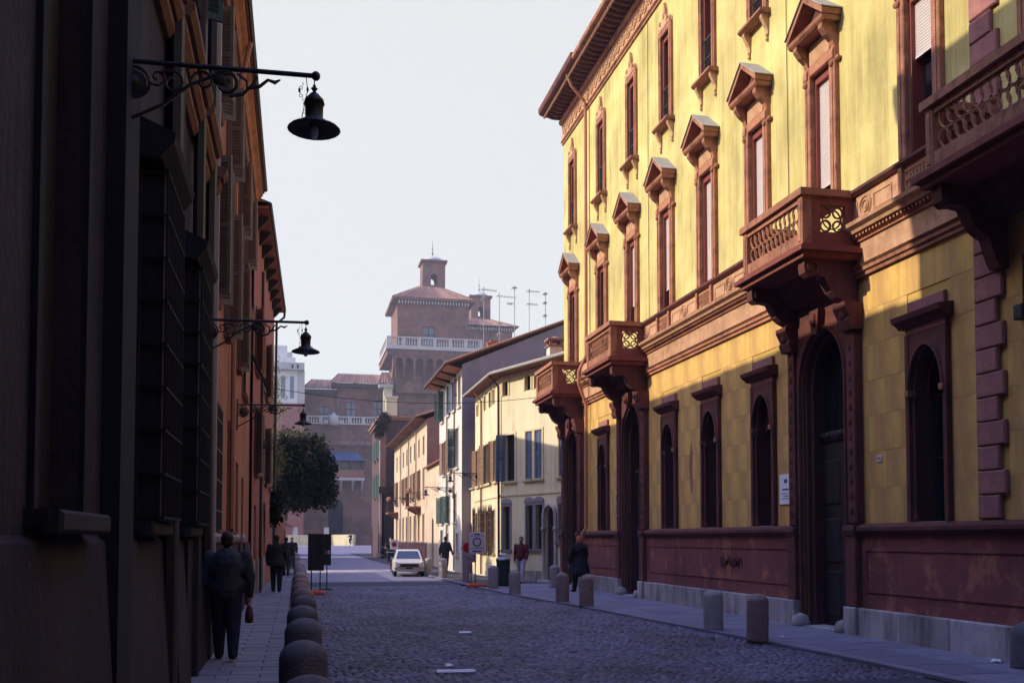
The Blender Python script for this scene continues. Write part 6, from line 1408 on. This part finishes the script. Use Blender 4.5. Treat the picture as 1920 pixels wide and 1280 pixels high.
    for v in jo.data.vertices: v.co += v.normal * (.003 * math.sin(v.co.z * 38 + v.co.x * 22) * math.sin(v.co.x * 30 + v.co.y * 25 + v.co.z * 9))
    for hp, kn, an in legp:
        A = dz(an); s_ = MB(); s_.ball((A[0], A[1] + .05 * k, A[2] - .045 * k), .047, .14, .045, 10, 6); s_.ball((A[0], A[1] - .02 * k, A[2] - .02 * k), .045, .06, .06, 8, 6); s_.build('shoe', 'shoe', t, smooth=True)
    hm = MB(); hm.ball((hc[0], hc[1] - .018 * k, hc[2] + .028 * k), .086 * k, .098 * k, .102 * k, 14, 9)
    if hair == 'hair_red': hm.ball((hc[0], hc[1] - .045 * k, hc[2] - .03 * k), .095 * k, .08 * k, .10 * k, 12, 8)
    else: hm.ball((hc[0], hc[1] - .05 * k, hc[2] - .02 * k), .075 * k, .06 * k, .08 * k, 12, 8)
    ho = hm.build('hair', hair, t, smooth=True)
    for sx in (-1, 1):
        e_ = MB().ball((hc[0] + sx * .032 * k, hc[1] + .083 * k, hc[2] + .008 * k), .012, .008, .008, 6, 4); e_.build('eye', 'hair_dark', t)
    MB().ball((hc[0], hc[1] + .096 * k, hc[2] - .066 * k), .024, .007, .006, 8, 4).build('mouth', 'quoin_stone', t)
    return t, armp, dz
p1, ar_, dz_ = person('man in a slate blue jacket walking away on the left footway, nearest person', (-.93, 14.2, .055), R(4), 'cloth_slate', 'cloth_navy', stride=.20, arms=(.10, -.05), bulk=1.30, h=1.74, vox=.014, elbow=.18)
hp = dz_(ar_[1][3])
bgp = thing('carrier_bag', 'small dark red carrier bag in the right hand of the nearest man', 'bag', (-.93, 14.2, .055), R(4))
m = MB(); m.lathe([(.02, -.06), (.07, -.10), (.095, -.20), (.09, -.30), (.0, -.31)], hp, 10); m.ring((hp[0], hp[1], hp[2] - .03), .045, .008, 'y', 10, 4); me = m.mesh('sack', 'terracotta_dark', smooth=True)
for v in me.vertices: v.co.x = hp[0] + (v.co.x - hp[0]) * .6
link('sack', me, bgp)
person('man in a black coat walking away ahead of the nearest man', (-.60, 31.8, .055), R(2), 'cloth_black', 'cloth_black', stride=.16, arms=(.25, .15), bulk=1.15, h=1.76, coat=.82)
person('dark clothed pedestrian farther along the left footway past the red house', (-.45, 46.0, .04), R(0), 'cloth_black', 'cloth_navy', stride=.22, vox=.02, bulk=1.1)
person('faint dark pedestrian farthest along the left footway', (-.25, 58.0, .04), R(180), 'cloth_black', 'cloth_black', stride=.2, vox=.022, bulk=1.15)
person('man in a maroon jacket and pale trousers striding past the cream house', (8.22, 36.4, .045), R(150), 'cloth_maroon', 'cloth_grey', stride=.30, arms=(.1, -.3), bulk=1.08, h=1.77, elbow=.5)
person('red haired woman in a long black coat beside the palace corner', (8.66, 30.1, .055), R(25), 'cloth_black', 'cloth_black', hair='hair_red', stride=.14, arms=(.12, .05), bulk=1.3, h=1.74, coat=.58)
person('man in dark clothes standing before the white house', (7.25, 49.2, .04), R(-40), 'cloth_black', 'cloth_navy', stride=.08, vox=.02, bulk=1.1, h=1.78)
# bicycles
def bicycle(loc, rot, label):
    t = thing('bicycle', label, 'bicycle', loc, rot, 'bicycles in the street')      # front towards +y
    for y_ in (-.52, .52):
        w_ = MB().ring((0, y_, .34), .32, .018, 'x', 24, 5).build('wheel', 'rubber', t); s = MB()
        for a in np.linspace(0, math.pi, 9)[:-1]: s.tube([(0, y_ + .31 * math.cos(a), .34 + .31 * math.sin(a)), (0, y_ - .31 * math.cos(a), .34 - .31 * math.sin(a))], .003, 3)
        s.build('spokes', 'chrome', w_)
    f = MB(); f.tube([(0, -.52, .34), (0, -.08, .32), (0, .36, .78), (0, .40, .88)], .017, 6); f.tube([(0, .52, .34), (0, .38, .84), (0, .36, .98)], .016, 6); f.tube([(0, -.08, .32), (0, -.22, .84)], .016, 6); f.tube([(0, -.52, .34), (0, -.19, .72), (0, .36, .72)], .013, 6); f.build('frame', 'iron', t)
    hb = MB(); hb.tube([(-.27, .22, .99), (-.2, .36, 1.0), (0, .37, .98), (.2, .36, 1.0), (.27, .22, .99)], .013, 6); hb.build('handlebar', 'chrome', t)
    s = MB(); s.ball((0, -.25, .87), .09, .14, .035, 10, 5); s.build('saddle', 'rubber', t)
    pd = MB(); pd.tube([(-.12, -.08, .16), (-.05, -.08, .16), (-.04, -.08, .32), (.04, -.08, .32), (.05, -.08, .48), (.12, -.08, .48)], .012, 5); pd.build('crank', 'chrome', t); return t
b1 = bicycle((5.0, 54.2, .01), R(176), 'bicycle ridden towards the viewer left of the white car')
person('dark clothed cyclist riding towards the viewer left of the white car', (5.0, 54.2 + .20, .03), R(176), 'cloth_black', 'cloth_navy', arms=(.9, .9), vox=.02, bulk=1.15, seat=True, elbow=.5, lean=.2)
b2 = dup(b1, None, (7.5, 140.0, .76), R(150), 'tiny bicycle far off on the castle square')
person('tiny distant cyclist on the castle square', (7.4, 140.15, .78), R(150), 'cloth_black', 'cloth_black', arms=(.9, .9), vox=.03, bulk=1.15, seat=True, elbow=.5, lean=.2)
dup(b1, None, (7.35, 83.5, .04), R(75), 'bicycle leaning by the far end of the beige house')
